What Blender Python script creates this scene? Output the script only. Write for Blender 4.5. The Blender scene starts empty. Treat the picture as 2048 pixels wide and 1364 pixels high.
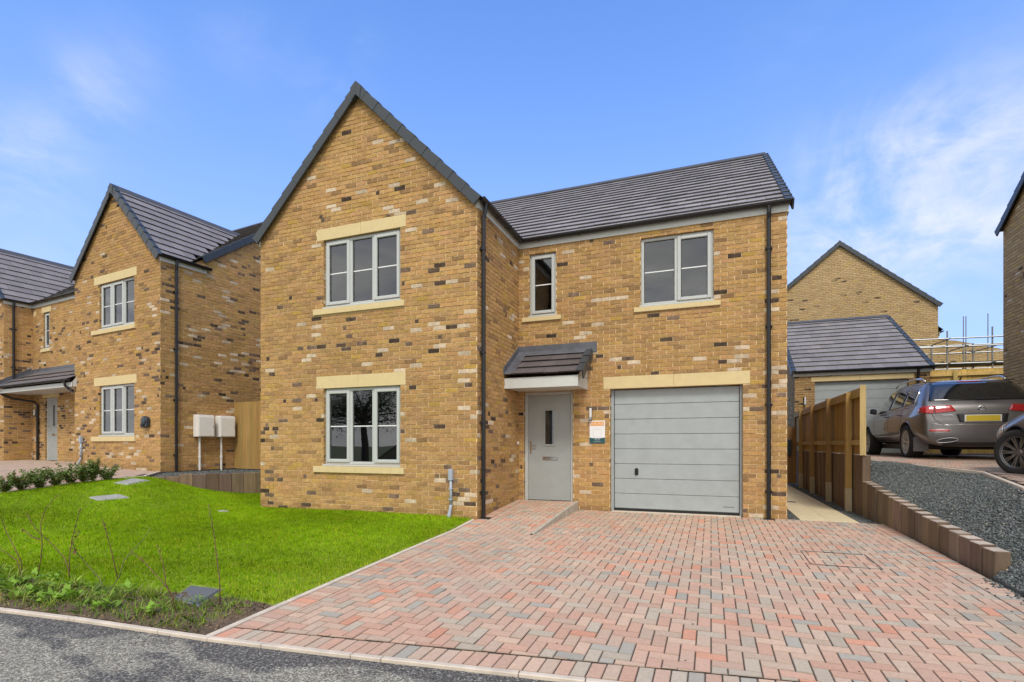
import bpy, bmesh, math, random
import numpy as np
from mathutils import Vector, Matrix
from mathutils.bvhtree import BVHTree

random.seed(7); rng = np.random.default_rng(11)
SC = bpy.context.scene; COL = SC.collection
R = math.radians

# ------------------------------------------------------------------ camera
cam_d = bpy.data.cameras.new("camera"); cam = bpy.data.objects.new("camera", cam_d); COL.objects.link(cam)
cam.location = (0, 0, 1.245); cam.rotation_euler = (R(90), 0, R(20.96))
cam_d.sensor_width = 36; cam_d.lens = 1039 / 2048 * 36; cam_d.shift_y = (888 - 682) / 2048
cam_d.clip_start = 0.05; cam_d.clip_end = 2000
SC.camera = cam
SC.view_settings.view_transform = 'Standard'; SC.view_settings.look = 'None'
SC.view_settings.gamma = 1; SC.view_settings.exposure = 0.55
SC.cycles.max_bounces = 8; SC.cycles.transparent_max_bounces = 16
try: SC.cycles.use_denoising = True
except Exception: pass


class NT:
    """small helper round a node tree"""
    def __init__(s, tree): s.t = tree; s.L = tree.links
    def n(s, typ, **kw):
        nd = s.t.nodes.new(typ)
        for k, v in kw.items(): setattr(nd, k, v)
        return nd
    def put(s, sock, v):
        if hasattr(v, 'is_output'): s.L.new(v, sock)
        else: sock.default_value = v
    def m(s, op, a, b=0.0, c=0.0, clamp=False):
        nd = s.n('ShaderNodeMath', operation=op); nd.use_clamp = clamp
        for i, v in enumerate((a, b, c)): s.put(nd.inputs[i], v)
        return nd.outputs[0]
    def vm(s, op, a, b=(0, 0, 0), sc=None):
        nd = s.n('ShaderNodeVectorMath', operation=op); s.put(nd.inputs[0], a); s.put(nd.inputs[1], b)
        if sc is not None: s.put(nd.inputs['Scale'], sc)
        return nd.outputs['Value'] if op in ('DOT_PRODUCT', 'LENGTH', 'DISTANCE') else nd.outputs[0]
    def mix(s, f, a, b, blend='MIX'):
        nd = s.n('ShaderNodeMix', data_type='RGBA', blend_type=blend); nd.clamp_factor = True
        s.put(nd.inputs[0], f)
        for i, v in ((6, a), (7, b)):
            if isinstance(v, tuple) and len(v) == 3: v = (*v, 1)
            s.put(nd.inputs[i], v)
        return nd.outputs[2]
    def noise(s, vec, scale, detail=3, rough=.55, dist=0.0, col=False):
        nd = s.n('ShaderNodeTexNoise'); s.put(nd.inputs['Vector'], vec); nd.inputs['Scale'].default_value = scale
        nd.inputs['Detail'].default_value = detail; nd.inputs['Roughness'].default_value = rough; nd.inputs['Distortion'].default_value = dist
        return nd.outputs['Color'] if col else nd.outputs['Fac']
    def white(s, vec, dim='3D'):
        nd = s.n('ShaderNodeTexWhiteNoise', noise_dimensions=dim); s.put(nd.inputs['Vector'], vec); return nd.outputs['Value']
    def ramp(s, f, stops, interp='LINEAR'):
        nd = s.n('ShaderNodeValToRGB'); cr = nd.color_ramp; cr.interpolation = interp
        while len(cr.elements) < len(stops): cr.elements.new(.5)
        for e, (p, c) in zip(cr.elements, stops):
            e.position = p; e.color = (*c, 1) if len(c) == 3 else c
        s.put(nd.inputs[0], f); return nd.outputs[0]
    def mapr(s, v, a, b, c=0.0, d=1.0, smooth=False):
        nd = s.n('ShaderNodeMapRange'); nd.clamp = True
        if smooth: nd.interpolation_type = 'SMOOTHSTEP'
        for i, x in enumerate((v, a, b, c, d)): s.put(nd.inputs[i], x)
        return nd.outputs[0]
    def xyz(s, x, y, z=0.0):
        nd = s.n('ShaderNodeCombineXYZ')
        for i, v in enumerate((x, y, z)): s.put(nd.inputs[i], v)
        return nd.outputs[0]
    def sep(s, v):
        nd = s.n('ShaderNodeSeparateXYZ'); s.put(nd.inputs[0], v); return nd.outputs
    def bump(s, h, dist, strength=1.0):
        nd = s.n('ShaderNodeBump'); nd.inputs['Distance'].default_value = dist; nd.inputs['Strength'].default_value = strength
        s.put(nd.inputs['Height'], h); return nd.outputs[0]


# ------------------------------------------------------------------ sky, clouds and sun
SUN_EL, SUN_AZ = R(50), R(158)      # azimuth clockwise from +Y: behind the camera, a little to its right
world = bpy.data.worlds.new("World"); SC.world = world; world.use_nodes = True
wt = NT(world.node_tree); world.node_tree.nodes.clear()
sky = wt.n('ShaderNodeTexSky'); sky.sky_type = 'NISHITA'; sky.sun_disc = False
sky.sun_elevation = SUN_EL; sky.sun_rotation = SUN_AZ; sky.air_density = 1.0; sky.dust_density = 0.6; sky.ozone_density = 2.0
gen = wt.n('ShaderNodeTexCoord').outputs['Generated']
dx, dy, dzz = wt.sep(gen)
blue = wt.mix(1.0, sky.outputs[0], (.84, 1.15, 1.60), 'MULTIPLY')
blue = wt.mix(wt.mapr(dzz, .0, .72, .72, 0, True), blue, (2.05, 2.4, 4.2))
def pxdir(x, y):
    u = (x - 1024) / 1039; v = (888 - y) / 1039; c, s_ = math.cos(R(20.96)), math.sin(R(20.96))
    return tuple(Vector((-s_ + c * u, c + s_ * u, v)).normalized())
wv = wt.vm('MULTIPLY', gen, (1.0, 1.0, 1.9))
cn = wt.noise(wv, 3.2, 7, .62, 1.2); cn2 = wt.noise(wt.vm('ADD', wv, (3.1, 1.7, .4)), 9.0, 5, .6, .6)
cl = wt.m('ADD', wt.m('MULTIPLY', cn, .66), wt.m('MULTIPLY', cn2, .34))
reg = None
for (x, y, sharp, amp) in [(20, 335, 420, .34), (90, 310, 700, .24), (165, 250, 900, .26), (190, 170, 900, .24), (255, 118, 900, .18), (470, 75, 900, .14), (700, 90, 700, .22), (620, 190, 800, .12),
                           (1640, 480, 160, .45), (1800, 420, 160, .6), (1950, 395, 300, 1.1), (1990, 270, 300, .24), (2040, 180, 300, .12), (1560, 80, 500, .08), (60, 520, 260, .16), (1740, 320, 300, .26)]:
    dt = wt.vm('DOT_PRODUCT', gen, pxdir(x, y))
    g = wt.m('MULTIPLY', wt.m('EXPONENT', wt.m('MULTIPLY', wt.m('SUBTRACT', 1.0, dt), -sharp)), amp)
    reg = g if reg is None else wt.m('ADD', reg, g)
wisp = wt.m('MULTIPLY', wt.mapr(cl, .34, .72, 0, 1.0, True), wt.m('MINIMUM', reg, .9))
back = wt.mapr(dy, .25, -.35, 0.0, 1.0, True)                       # the overcast half of the sky, behind the photographer
back = wt.m('MULTIPLY', back, wt.mapr(cl, .2, .5, .72, 1.0))
grey = wt.ramp(cn, [(.3, (3.6, 3.65, 3.75)), (.7, (7.4, 7.2, 6.9))])
c1 = wt.mix(wisp, blue, (4.3, 4.4, 4.7))
c2 = wt.mix(back, c1, grey)
bg = wt.n('ShaderNodeBackground'); wt.L.new(c2, bg.inputs[0]); bg.inputs[1].default_value = .15
wo = wt.n('ShaderNodeOutputWorld'); wt.L.new(bg.outputs[0], wo.inputs[0])

sl = bpy.data.lights.new("sun", 'SUN'); sl.energy = 1.5; sl.angle = R(15); sl.color = (1, .95, .88)
so = bpy.data.objects.new("sun", sl); COL.objects.link(so)
sd = Vector((math.sin(SUN_AZ) * math.cos(SUN_EL), math.cos(SUN_AZ) * math.cos(SUN_EL), math.sin(SUN_EL)))
so.rotation_euler = (-sd).to_track_quat('-Z', 'Y').to_euler(); so.location = (0, -20, 30)


# ------------------------------------------------------------------ materials
MAT = {}
def new_mat(name):
    m = bpy.data.materials.new(name); m.use_nodes = True; MAT[name] = m
    t = NT(m.node_tree); b = m.node_tree.nodes['Principled BSDF']
    return m, t, b
def plain(name, col, rough=.5, metal=0.0, var=.08, scale=6.0, bump=0.0, bscale=60.0, coat=0.0, spec=.5):
    m, t, b = new_mat(name)
    co = t.n('ShaderNodeTexCoord').outputs['Object']
    f = t.noise(co, scale, 4, .6)
    lo = tuple(c * (1 - var) for c in col); hi = tuple(min(1, c * (1 + var)) for c in col)
    t.L.new(t.ramp(f, [(.3, lo), (.7, hi)]), b.inputs['Base Color'])
    t.L.new(t.mapr(f, .3, .7, rough * .9, min(1, rough * 1.1)), b.inputs['Roughness'])
    b.inputs['Metallic'].default_value = metal; b.inputs['Coat Weight'].default_value = coat; b.inputs['Specular IOR Level'].default_value = spec
    if coat: b.inputs['Coat Roughness'].default_value = .05
    if bump: t.L.new(t.bump(t.noise(co, bscale, 4, .6), bump), b.inputs['Normal'])
    return m
def tinted(name, rough=.8, bump=.002, bscale=80.0, mott=.25, mscale=25.0, stretch=(1, 1, 1), transl=0.0, spec=.3, dirt=0.0):
    """colour comes piece by piece from the face attribute 'col'"""
    m, t, b = new_mat(name)
    co = t.vm('MULTIPLY', t.n('ShaderNodeTexCoord').outputs['Object'], stretch)
    a = t.n('ShaderNodeAttribute', attribute_name='col').outputs['Color']
    f = t.noise(co, mscale, 4, .65)
    c = t.mix(1.0, a, t.ramp(f, [(.25, (1 - mott,) * 3), (.75, (1 + mott,) * 3)]), 'MULTIPLY')
    if dirt:
        d = t.noise(co, .55, 5, .65)
        c = t.mix(t.mapr(d, .48, .7, 0, dirt, True), c, (.42, .37, .31))
        d2 = t.noise(t.vm('MULTIPLY', co, (1.0, .35, 1)), .9, 4, .6); c = t.mix(t.mapr(d2, .5, .72, 0, .30, True), c, t.mix(1.0, c, (.62, .60, .58), 'MULTIPLY'))
    t.L.new(c, b.inputs['Base Color']); b.inputs['Roughness'].default_value = rough; b.inputs['Specular IOR Level'].default_value = spec
    if bump: t.L.new(t.bump(t.noise(co, bscale, 4, .7), bump), b.inputs['Normal'])
    if transl:
        tr = t.n('ShaderNodeBsdfTranslucent'); t.L.new(c, tr.inputs[0])
        mx = t.n('ShaderNodeMixShader'); mx.inputs[0].default_value = transl
        out = m.node_tree.nodes['Material Output']
        t.L.new(b.outputs[0], mx.inputs[1]); t.L.new(tr.outputs[0], mx.inputs[2]); t.L.new(mx.outputs[0], out.inputs[0])
    return m

def brick(name, base, pd=.085, pw=.05, mortar=(.74, .56, .31), hmod=True, contrast=1.0):
    m, t, b = new_mat(name)
    uv = t.n('ShaderNodeUVMap', uv_map='UVMap').outputs[0]
    wob = t.vm('SUBTRACT', t.noise(uv, 22, 3, .6, col=True), (.5, .5, .5))
    uvd = t.vm('ADD', uv, t.vm('MULTIPLY', wob, (.011, .010, 0)))
    u, v, _ = t.sep(uvd)
    rv = t.m('DIVIDE', v, .075); row = t.m('FLOOR', rv); fv = t.m('SUBTRACT', rv, row)
    rj = t.white(t.xyz(row, 3.3, 0))
    off = t.m('ADD', t.m('MULTIPLY', t.m('MODULO', t.m('ADD', row, 400.0), 2.0), .5), t.m('MULTIPLY', rj, .05))
    cu = t.m('ADD', t.m('DIVIDE', u, .225), off); colm = t.m('FLOOR', cu); fu = t.m('SUBTRACT', cu, colm)
    eu = t.m('MULTIPLY', t.m('MINIMUM', fu, t.m('SUBTRACT', 1.0, fu)), .225)
    ev = t.m('MULTIPLY', t.m('MINIMUM', fv, t.m('SUBTRACT', 1.0, fv)), .075)
    edge = t.m('MINIMUM', eu, ev)
    face = t.mapr(edge, .0042, .0095, 0, 1, True)
    cell = t.xyz(colm, row, 0.0)
    r1 = t.white(cell); r2 = t.white(t.vm('ADD', cell, (17.3, 5.1, 2.0))); r3 = t.white(t.vm('ADD', cell, (3.7, 41.2, 6.0)))
    k = contrast
    B = lambda x, y, z: (base[0] * (1 + (x - 1) * k), base[1] * (1 + (y - 1) * k), base[2] * (1 + (z - 1) * k))
    c = t.ramp(r1, [(0, B(1, 1, 1)), (.16, B(.84, .80, .78)), (.3, B(1.12, 1.13, 1.16)), (.46, B(.93, .93, .9)), (.62, B(1.06, 1.04, .96)), (.78, B(.9, .86, .84)), (.93, B(1.1, 1.08, .74))], 'CONSTANT')
    mod = t.mapr(t.noise(uv, .8, 3, .6), .36, .66, .12, 2.3)
    if hmod: mod = t.m('MULTIPLY', mod, t.mapr(v, 5.6, 2.4, .35, 1.15))
    mot = t.m('ADD', t.m('MULTIPLY', t.noise(uv, 46, 4, .7), .55), t.m('MULTIPLY', t.noise(uv, 13, 3, .6), .45))
    big = t.noise(uv, .35, 3, .5)
    dk = t.m('GREATER_THAN', r2, t.m('SUBTRACT', 1.0, t.m('MULTIPLY', mod, pd)))
    half = t.mapr(t.m('ADD', fu, t.m('MULTIPLY', t.m('SUBTRACT', r1, .5), .9)), .1, .6, .45, 1, True)   # burnt over part of the face only
    c = t.mix(t.m('MULTIPLY', dk, half), c, t.ramp(mot, [(.3, (.045, .030, .022)), (.7, (.15, .095, .055))]))
    wh = t.m('GREATER_THAN', r3, t.m('SUBTRACT', 1.0, t.m('MULTIPLY', mod, pw)))
    c = t.mix(t.m('MULTIPLY', wh, t.mapr(mot, .3, .55, .45, .95)), c, (.66, .55, .40))
    c = t.mix(1.0, c, t.ramp(mot, [(.2, (.64,) * 3), (.8, (1.28,) * 3)]), 'MULTIPLY')
    c = t.mix(1.0, c, t.ramp(big, [(.3, (.93, .92, .90)), (.7, (1.06, 1.06, 1.05))]), 'MULTIPLY')
    mc = t.mix(t.mapr(mot, .35, .65), tuple(x * .50 for x in mortar), tuple(x * 1.12 for x in mortar))
    c = t.mix(face, mc, c)
    t.L.new(c, b.inputs['Base Color']); b.inputs['Roughness'].default_value = .88; b.inputs['Specular IOR Level'].default_value = .2
    h = t.m('ADD', t.m('MULTIPLY', t.mapr(edge, .002, .014, 0, 1, True), 1.0), t.m('MULTIPLY', mot, .55))
    h = t.m('ADD', h, t.m('MULTIPLY', r1, .22))
    t.L.new(t.bump(h, .019, 1.0), b.inputs['Normal'])
    return m

brick('buff_brick', (.44, .262, .100), pd=.075, pw=.055)
brick('buff_brick_far', (.42, .25, .095), pd=.08, pw=.06)
brick('pale_brick', (.50, .35, .17), pd=.02, pw=.0, mortar=(.58, .46, .30), hmod=False, contrast=.8)
brick('garage_brick', (.38, .23, .105), pd=.07, pw=.03, hmod=False)
brick('right_brick', (.47, .335, .175), pd=.02, pw=.02, mortar=(.46, .36, .22), hmod=False)
tinted('roof_tile', .52, .0010, 220, .10, 40, spec=.4)
tinted('paver', .85, .0016, 130, .14, 45, spec=.25, dirt=.35)
tinted('brick_face', .88, .004, 55, .30, 34, spec=.15)
plain('mortar', (.70, .54, .32), .95, var=.22, scale=18, bump=.002, bscale=150, spec=.1)
tinted('sleeper_wood', .85, .004, 30, .30, 14, (1, 1, .12))
tinted('fence_wood', .78, .003, 40, .22, 16, (1, 1, .10))
tinted('stone_chip', .8, .001, 200, .2, 90)
tinted('leaf', .5, 0, 80, .15, 30, transl=.3, spec=.35)
tinted('blade', .75, 0, 80, .05, 3, transl=.42, spec=.08)
tinted('soil_clod', .95, .003, 90, .3, 40)
plain('verge', (.038, .048, .057), .45, var=.05)
plain('ridge_tile', (.07, .072, .08), .6, var=.1)
plain('lead', (.105, .110, .128), .5, var=.22, scale=5, bump=.001, bscale=30)
plain('white_board', (.58, .60, .57), .5, var=.03)
plain('black_plastic', (.012, .012, .014), .32, var=.1)
plain('frame_paint', (.50, .525, .51), .4, var=.02)
plain('door_paint', (.345, .372, .362), .42, var=.05, bump=.0004, bscale=160)
plain('garage_paint', (.358, .397, .402), .45, var=.06, bump=.0006, bscale=120)
plain('rubber', (.012, .012, .012), .75)
plain('cast_stone', (.66, .53, .28), .85, var=.05, scale=9, bump=.0006, bscale=250)
plain('chrome', (.72, .72, .72), .16, 1.0, var=.03)
plain('grey_metal', (.36, .37, .38), .4, .9)
plain('white_plastic', (.74, .74, .71), .4, var=.02)
plain('meter_white', (.82, .80, .75), .5, var=.03)
plain('duct_grey', (.36, .41, .48), .5, var=.04)
plain('astragal', (.78, .80, .80), .35, var=.02)
plain('interior', (.48, .47, .45), .8, var=.03)
plain('interior_floor', (.22, .18, .14), .8)
plain('concrete', (.44, .40, .33), .9, var=.15, scale=8, bump=.002, bscale=120)
plain('edging', (.60, .52, .42), .9, var=.15, scale=6, bump=.002, bscale=120)
plain('cover_concrete', (.34, .34, .32), .9, var=.25, scale=14, bump=.004, bscale=60)
plain('slab', (.66, .55, .34), .9, var=.06, scale=4, bump=.001, bscale=200)
plain('joint_sand', (.05, .038, .03), .95, var=.3, scale=30)
plain('steel_cover', (.22, .235, .255), .45, .7, var=.2, scale=14)
plain('soil', (.135, .094, .058), .97, var=.45, scale=9, bump=.03, bscale=24)
plain('gravel_base', (.075, .083, .08), .95, var=.5, scale=60, bump=.012, bscale=70)
plain('lawn_soil', (.20, .27, .015), .95, var=.35, scale=9, bump=.01, bscale=40)
plain('stem', (.17, .085, .045), .7, var=.25, scale=30)
plain('stem_green', (.16, .17, .05), .7, var=.25, scale=30)
plain('bark', (.11, .08, .055), .9, var=.3, bump=.01, bscale=20)
plain('galvanised', (.30, .31, .31), .45, .8, var=.2)
plain('scaffold_board', (.16, .12, .075), .85, var=.3, scale=4)
plain('sign_white', (.82, .82, .82), .35, var=.01)
plain('sign_orange', (.78, .33, .045), .35, var=.02)
plain('sign_red', (.70, .07, .06), .35, var=.02)
plain('sign_teal', (.016, .085, .095), .35, var=.03)
plain('sign_line', (.5, .52, .53), .4, var=.02)
plain('suv_paint', (.155, .147, .145), .36, .6, var=.03, coat=1.0)
plain('car_paint', (.17, .165, .16), .32, .7, var=.03, coat=1.0)
plain('trim_black', (.02, .02, .022), .55)
plain('tyre', (.022, .021, .020), .85, var=.2)
plain('alloy', (.66, .65, .61), .35, .45, var=.06)
plain('alloy_dark', (.24, .24, .245), .35, .85, var=.06)
plain('tail_red', (.45, .012, .018), .12, coat=1.0, var=.15, scale=20)
plain('lamp_clear', (.6, .62, .65), .1, .4, coat=1.0, var=.2, scale=30)
plain('plate_yellow', (.62, .47, .035), .4, var=.02)
plain('plate_white', (.75, .74, .7), .4, var=.02)
plain('mudflap', (.16, .155, .16), .6)
plain('charger_dark', (.025, .035, .05), .3, var=.05)
plain('car_glass', (.012, .014, .016), .04, var=.02, coat=1.0)
plain('asphalt', (.062, .062, .064), .95)
plain('ground_earth', (.12, .14, .06), .95, var=.4, scale=.5)

def glass_mat():
    m, t, b = new_mat('window_glass'); m.node_tree.nodes.remove(b)
    fr = t.n('ShaderNodeFresnel'); fr.inputs[0].default_value = 2.15
    tr = t.n('ShaderNodeBsdfTransparent'); tr.inputs[0].default_value = (.66, .70, .72, 1)
    gl = t.n('ShaderNodeBsdfGlossy'); gl.inputs[0].default_value = (.95, .97, 1, 1); gl.inputs['Roughness'].default_value = .006
    mx = t.n('ShaderNodeMixShader'); t.L.new(fr.outputs[0], mx.inputs[0]); t.L.new(tr.outputs[0], mx.inputs[1]); t.L.new(gl.outputs[0], mx.inputs[2])
    co = t.n('ShaderNodeTexCoord').outputs['Object']
    t.L.new(t.bump(t.noise(co, 1.3, 1, .4), .0012), gl.inputs['Normal'])
    t.L.new(mx.outputs[0], m.node_tree.nodes['Material Output'].inputs[0])
glass_mat()

def road_mat():
    m, t, b = new_mat('road_asphalt')
    co = t.n('ShaderNodeTexCoord').outputs['Object']
    vo = t.n('ShaderNodeTexVoronoi'); t.put(vo.inputs['Vector'], co); vo.inputs['Scale'].default_value = 95
    st = t.white(vo.outputs['Position'])
    big = t.noise(t.vm('MULTIPLY', co, (.7, 1.6, 1)), 1.6, 5, .6, .4)
    c = t.ramp(st, [(0, (.045, .042, .038)), (.5, (.105, .099, .09)), (.85, (.19, .18, .162)), (1, (.38, .36, .31))])
    worn = t.ramp(st, [(0, (.13, .118, .095)), (.6, (.30, .28, .225)), (1, (.55, .52, .42))])
    px_, py_, _ = t.sep(co)
    dk_ = t.m('SUBTRACT', t.m('ADD', 3.03, t.m('MULTIPLY', px_, .098)), py_)           # metres from the kerb: the freshly laid strip along it is darker
    wear = t.m('MULTIPLY', t.mapr(big, .40, .50, 0, .92, True), t.mapr(t.m('ADD', dk_, t.m('MULTIPLY', t.m('SUBTRACT', big, .5), 1.4)), .16, .30, 0, 1, True))
    c = t.mix(wear, c, worn)
    t.L.new(c, b.inputs['Base Color']); b.inputs['Roughness'].default_value = .9
    h = t.m('ADD', t.m('SUBTRACT', 1.0, vo.outputs['Distance']), t.m('MULTIPLY', st, .4))
    t.L.new(t.bump(h, .007), b.inputs['Normal'])
road_mat()

def checker_mat():
    m, t, b = new_mat('chequer_steel')
    co = t.n('ShaderNodeTexCoord').outputs['Object']
    x, y, z = t.sep(co)
    sx = t.m('SINE', t.m('MULTIPLY', t.m('ADD', x, y), 150)); sy = t.m('SINE', t.m('MULTIPLY', t.m('SUBTRACT', x, y), 150))
    h = t.m('MULTIPLY', sx, sy)
    c = t.mix(t.mapr(h, -.2, .5), (.12, .13, .15), (.30, .32, .35))
    t.L.new(c, b.inputs['Base Color']); b.inputs['Metallic'].default_value = .55; b.inputs['Roughness'].default_value = .5
    t.L.new(t.bump(h, .006), b.inputs['Normal'])
checker_mat()

# ------------------------------------------------------------------ mesh helpers
class MB:
    def __init__(s): s.v = []; s.f = []; s.mi = []; s.uv = []; s.c = []; s.col = (1, 1, 1)
    def poly(s, pts, uv=None, m=0, col=None):
        i = len(s.v); s.v += [tuple(p) for p in pts]; s.f.append(tuple(range(i, i + len(pts)))); s.mi.append(m)
        s.uv.append(uv if uv else [(0, 0)] * len(pts)); s.c.append(col or s.col)
    def hexa(s, p, m=0, col=None):
        """p: 8 corners, bottom ring (ccw from above) then top ring"""
        i = len(s.v); s.v += [tuple(q) for q in p]
        for f in ((3, 2, 1, 0), (4, 5, 6, 7), (0, 1, 5, 4), (1, 2, 6, 5), (2, 3, 7, 6), (3, 0, 4, 7)):
            s.f.append(tuple(i + k for k in f)); s.mi.append(m); s.uv.append([(0, 0)] * 4); s.c.append(col or s.col)
    def box(s, a, b, m=0, col=None):
        x0, x1 = sorted((a[0], b[0])); y0, y1 = sorted((a[1], b[1])); z0, z1 = sorted((a[2], b[2]))
        s.hexa([(x0, y0, z0), (x1, y0, z0), (x1, y1, z0), (x0, y1, z0), (x0, y0, z1), (x1, y0, z1), (x1, y1, z1), (x0, y1, z1)], m, col)
    def obox(s, o, ax, ay, az, m=0, col=None):
        o, ax, ay, az = map(Vector, (o, ax, ay, az))
        s.hexa([o, o + ax, o + ax + ay, o + ay, o + az, o + ax + az, o + ax + ay + az, o + ay + az], m, col)
    def tube(s, pts, r, n=8, m=0, cap=True, col=None):
        pts = [Vector(p) for p in pts]; rs = r if isinstance(r, (list, tuple)) else [r] * len(pts)
        base = len(s.v); prev = None
        for i, p in enumerate(pts):
            d = (pts[min(i + 1, len(pts) - 1)] - pts[max(i - 1, 0)]).normalized()
            if prev is None: a = d.orthogonal().normalized()
            else: a = (prev - d * prev.dot(d)).normalized()
            prev = a; b = d.cross(a)
            for k in range(n):
                t = 2 * math.pi * k / n; s.v.append(tuple(p + (a * math.cos(t) + b * math.sin(t)) * rs[i]))
        for i in range(len(pts) - 1):
            for k in range(n):
                q = (base + i * n + k, base + i * n + (k + 1) % n, base + (i + 1) * n + (k + 1) % n, base + (i + 1) * n + k)
                s.f.append(q); s.mi.append(m); s.uv.append([(0, 0)] * 4); s.c.append(col or s.col)
        if cap:
            for ring, rev in ((0, True), (len(pts) - 1, False)):
                q = [base + ring * n + k for k in range(n)]
                s.f.append(tuple(reversed(q)) if rev else tuple(q)); s.mi.append(m); s.uv.append([(0, 0)] * n); s.c.append(col or s.col)
    def lathe(s, prof, o, axis, n=24, m=0, col=None):
        """prof: (radius, height along axis)"""
        o = Vector(o); ax = Vector(axis).normalized(); a = ax.orthogonal().normalized(); b = ax.cross(a); base = len(s.v)
        for (r, h) in prof:
            for k in range(n):
                t = 2 * math.pi * k / n; s.v.append(tuple(o + ax * h + (a * math.cos(t) + b * math.sin(t)) * r))
        for i in range(len(prof) - 1):
            for k in range(n):
                s.f.append((base + i * n + k, base + i * n + (k + 1) % n, base + (i + 1) * n + (k + 1) % n, base + (i + 1) * n + k))
                s.mi.append(m); s.uv.append([(0, 0)] * 4); s.c.append(col or s.col)
    def build(s, name, mats, parent=None, smooth=False, bevel=0.0, world=False):
        me = bpy.data.meshes.new(name); me.from_pydata(s.v, [], s.f); 
        if isinstance(mats, str): mats = [mats]
        for q in mats: me.materials.append(MAT[q])
        me.polygons.foreach_set('material_index', s.mi)
        ul = me.uv_layers.new(name='UVMap'); flat = [x for uv in s.uv for p in uv for x in p]; ul.data.foreach_set('uv', flat)
        at = me.attributes.new('col', 'FLOAT_COLOR', 'FACE'); at.data.foreach_set('color', [x for c in s.c for x in (*c, 1.0)])
        if smooth: me.polygons.foreach_set('use_smooth', [True] * len(s.f))
        me.update()
        o = bpy.data.objects.new(name, me); COL.objects.link(o)
        if parent is not None: o.parent = parent
        if bevel:
            md = o.modifiers.new('edge', 'BEVEL'); md.width = bevel; md.segments = 1; md.limit_method = 'ANGLE'; md.angle_limit = R(40)
        return o

def big_mesh(name, V, F, cols, mat, parent=None, smooth=False):
    """V (n,3), F (m,k) all faces of the same size, cols (m,3)"""
    V = np.asarray(V, np.float32); F = np.asarray(F, np.int32); m, k = F.shape
    me = bpy.data.meshes.new(name); me.vertices.add(len(V)); me.vertices.foreach_set('co', V.ravel())
    me.loops.add(m * k); me.loops.foreach_set('vertex_index', F.ravel())
    me.polygons.add(m); me.polygons.foreach_set('loop_start', np.arange(0, m * k, k, dtype=np.int32))
    try: me.polygons.foreach_set('loop_total', np.full(m, k, np.int32))
    except Exception: pass
    if smooth: me.polygons.foreach_set('use_smooth', np.ones(m, bool))
    me.update(calc_edges=True); me.validate()
    at = me.attributes.new('col', 'FLOAT_COLOR', 'FACE'); c = np.ones((m, 4), np.float32); c[:, :3] = cols; at.data.foreach_set('color', c.ravel())
    me.materials.append(MAT[mat])
    o = bpy.data.objects.new(name, me); COL.objects.link(o)
    if parent is not None: o.parent = parent
    return o

def tag(o, label=None, cat=None, group=None, kind=None):
    if label: o['label'] = label
    if cat: o['category'] = cat
    if group: o['group'] = group
    if kind: o['kind'] = kind
    return o
def thing(name, label, cat, loc=(0, 0, 0), rz=0.0, group=None):
    o = bpy.data.objects.new(name, None); COL.objects.link(o); o.location = loc; o.rotation_euler = (0, 0, rz); o.empty_display_size = .2
    return tag(o, label, cat, group)
def copy_tree(o, parent=None):
    c = o.copy(); COL.objects.link(c)
    if parent is not None: c.parent = parent
    for ch in list(o.children): copy_tree(ch, c)
    return c
def text_mesh(name, body, size, loc, rot, mat, parent, depth=.001, align='CENTER'):
    cu = bpy.data.curves.new(name, 'FONT'); cu.body = body; cu.size = size; cu.extrude = depth; cu.align_x = align; cu.align_y = 'CENTER'
    tmp = bpy.data.objects.new(name + '_tmp', cu); COL.objects.link(tmp)
    bpy.context.view_layer.update()
    me = bpy.data.meshes.new_from_object(tmp.evaluated_get(bpy.context.evaluated_depsgraph_get()))
    bpy.data.objects.remove(tmp); bpy.data.curves.remove(cu)
    me.materials.clear(); me.materials.append(MAT[mat])
    o = bpy.data.objects.new(name, me); COL.objects.link(o); o.location = loc; o.rotation_euler = rot
    if parent is not None: o.parent = parent
    return o

def tps(pts):
    P = np.array(pts, float); n = len(P); d = np.linalg.norm(P[:, None, :2] - P[None, :, :2], axis=2)
    K = np.where(d > 0, d * d * np.log(d + 1e-9), 0); A = np.zeros((n + 3, n + 3)); A[:n, :n] = K + .02 * np.eye(n)
    Q = np.c_[np.ones(n), P[:, :2]]; A[:n, n:] = Q; A[n:, :n] = Q.T
    w = np.linalg.solve(A, np.r_[P[:, 2], 0, 0, 0])
    def f(x, y):
        x = np.atleast_1d(np.asarray(x, float)); y = np.atleast_1d(np.asarray(y, float))
        r = np.hypot(x[:, None] - P[None, :, 0], y[:, None] - P[None, :, 1]); k = np.where(r > 0, r * r * np.log(r + 1e-9), 0)
        return k @ w[:n] + w[n] + w[n + 1] * x + w[n + 2] * y
    return f
def inside(poly, x, y):
    x = np.asarray(x); y = np.asarray(y); r = np.zeros(x.shape, bool); n = len(poly)
    for i in range(n):
        x0, y0 = poly[i]; x1, y1 = poly[(i + 1) % n]
        if y0 == y1: continue
        r ^= ((y0 > y) != (y1 > y)) & (x < (x1 - x0) * (y - y0) / (y1 - y0) + x0)
    return r
def clip(pts, a, b):
    """keep the part of a polygon left of the line a->b"""
    out = []; n = len(pts)
    sd_ = lambda p: (b[0] - a[0]) * (p[1] - a[1]) - (b[1] - a[1]) * (p[0] - a[0])
    for i in range(n):
        p, q = pts[i], pts[(i + 1) % n]; dp, dq = sd_(p), sd_(q)
        if dp >= 0: out.append(p)
        if (dp > 0) != (dq > 0) and dp != dq:
            k = dp / (dp - dq); out.append((p[0] + (q[0] - p[0]) * k, p[1] + (q[1] - p[1]) * k))
    return out
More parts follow.
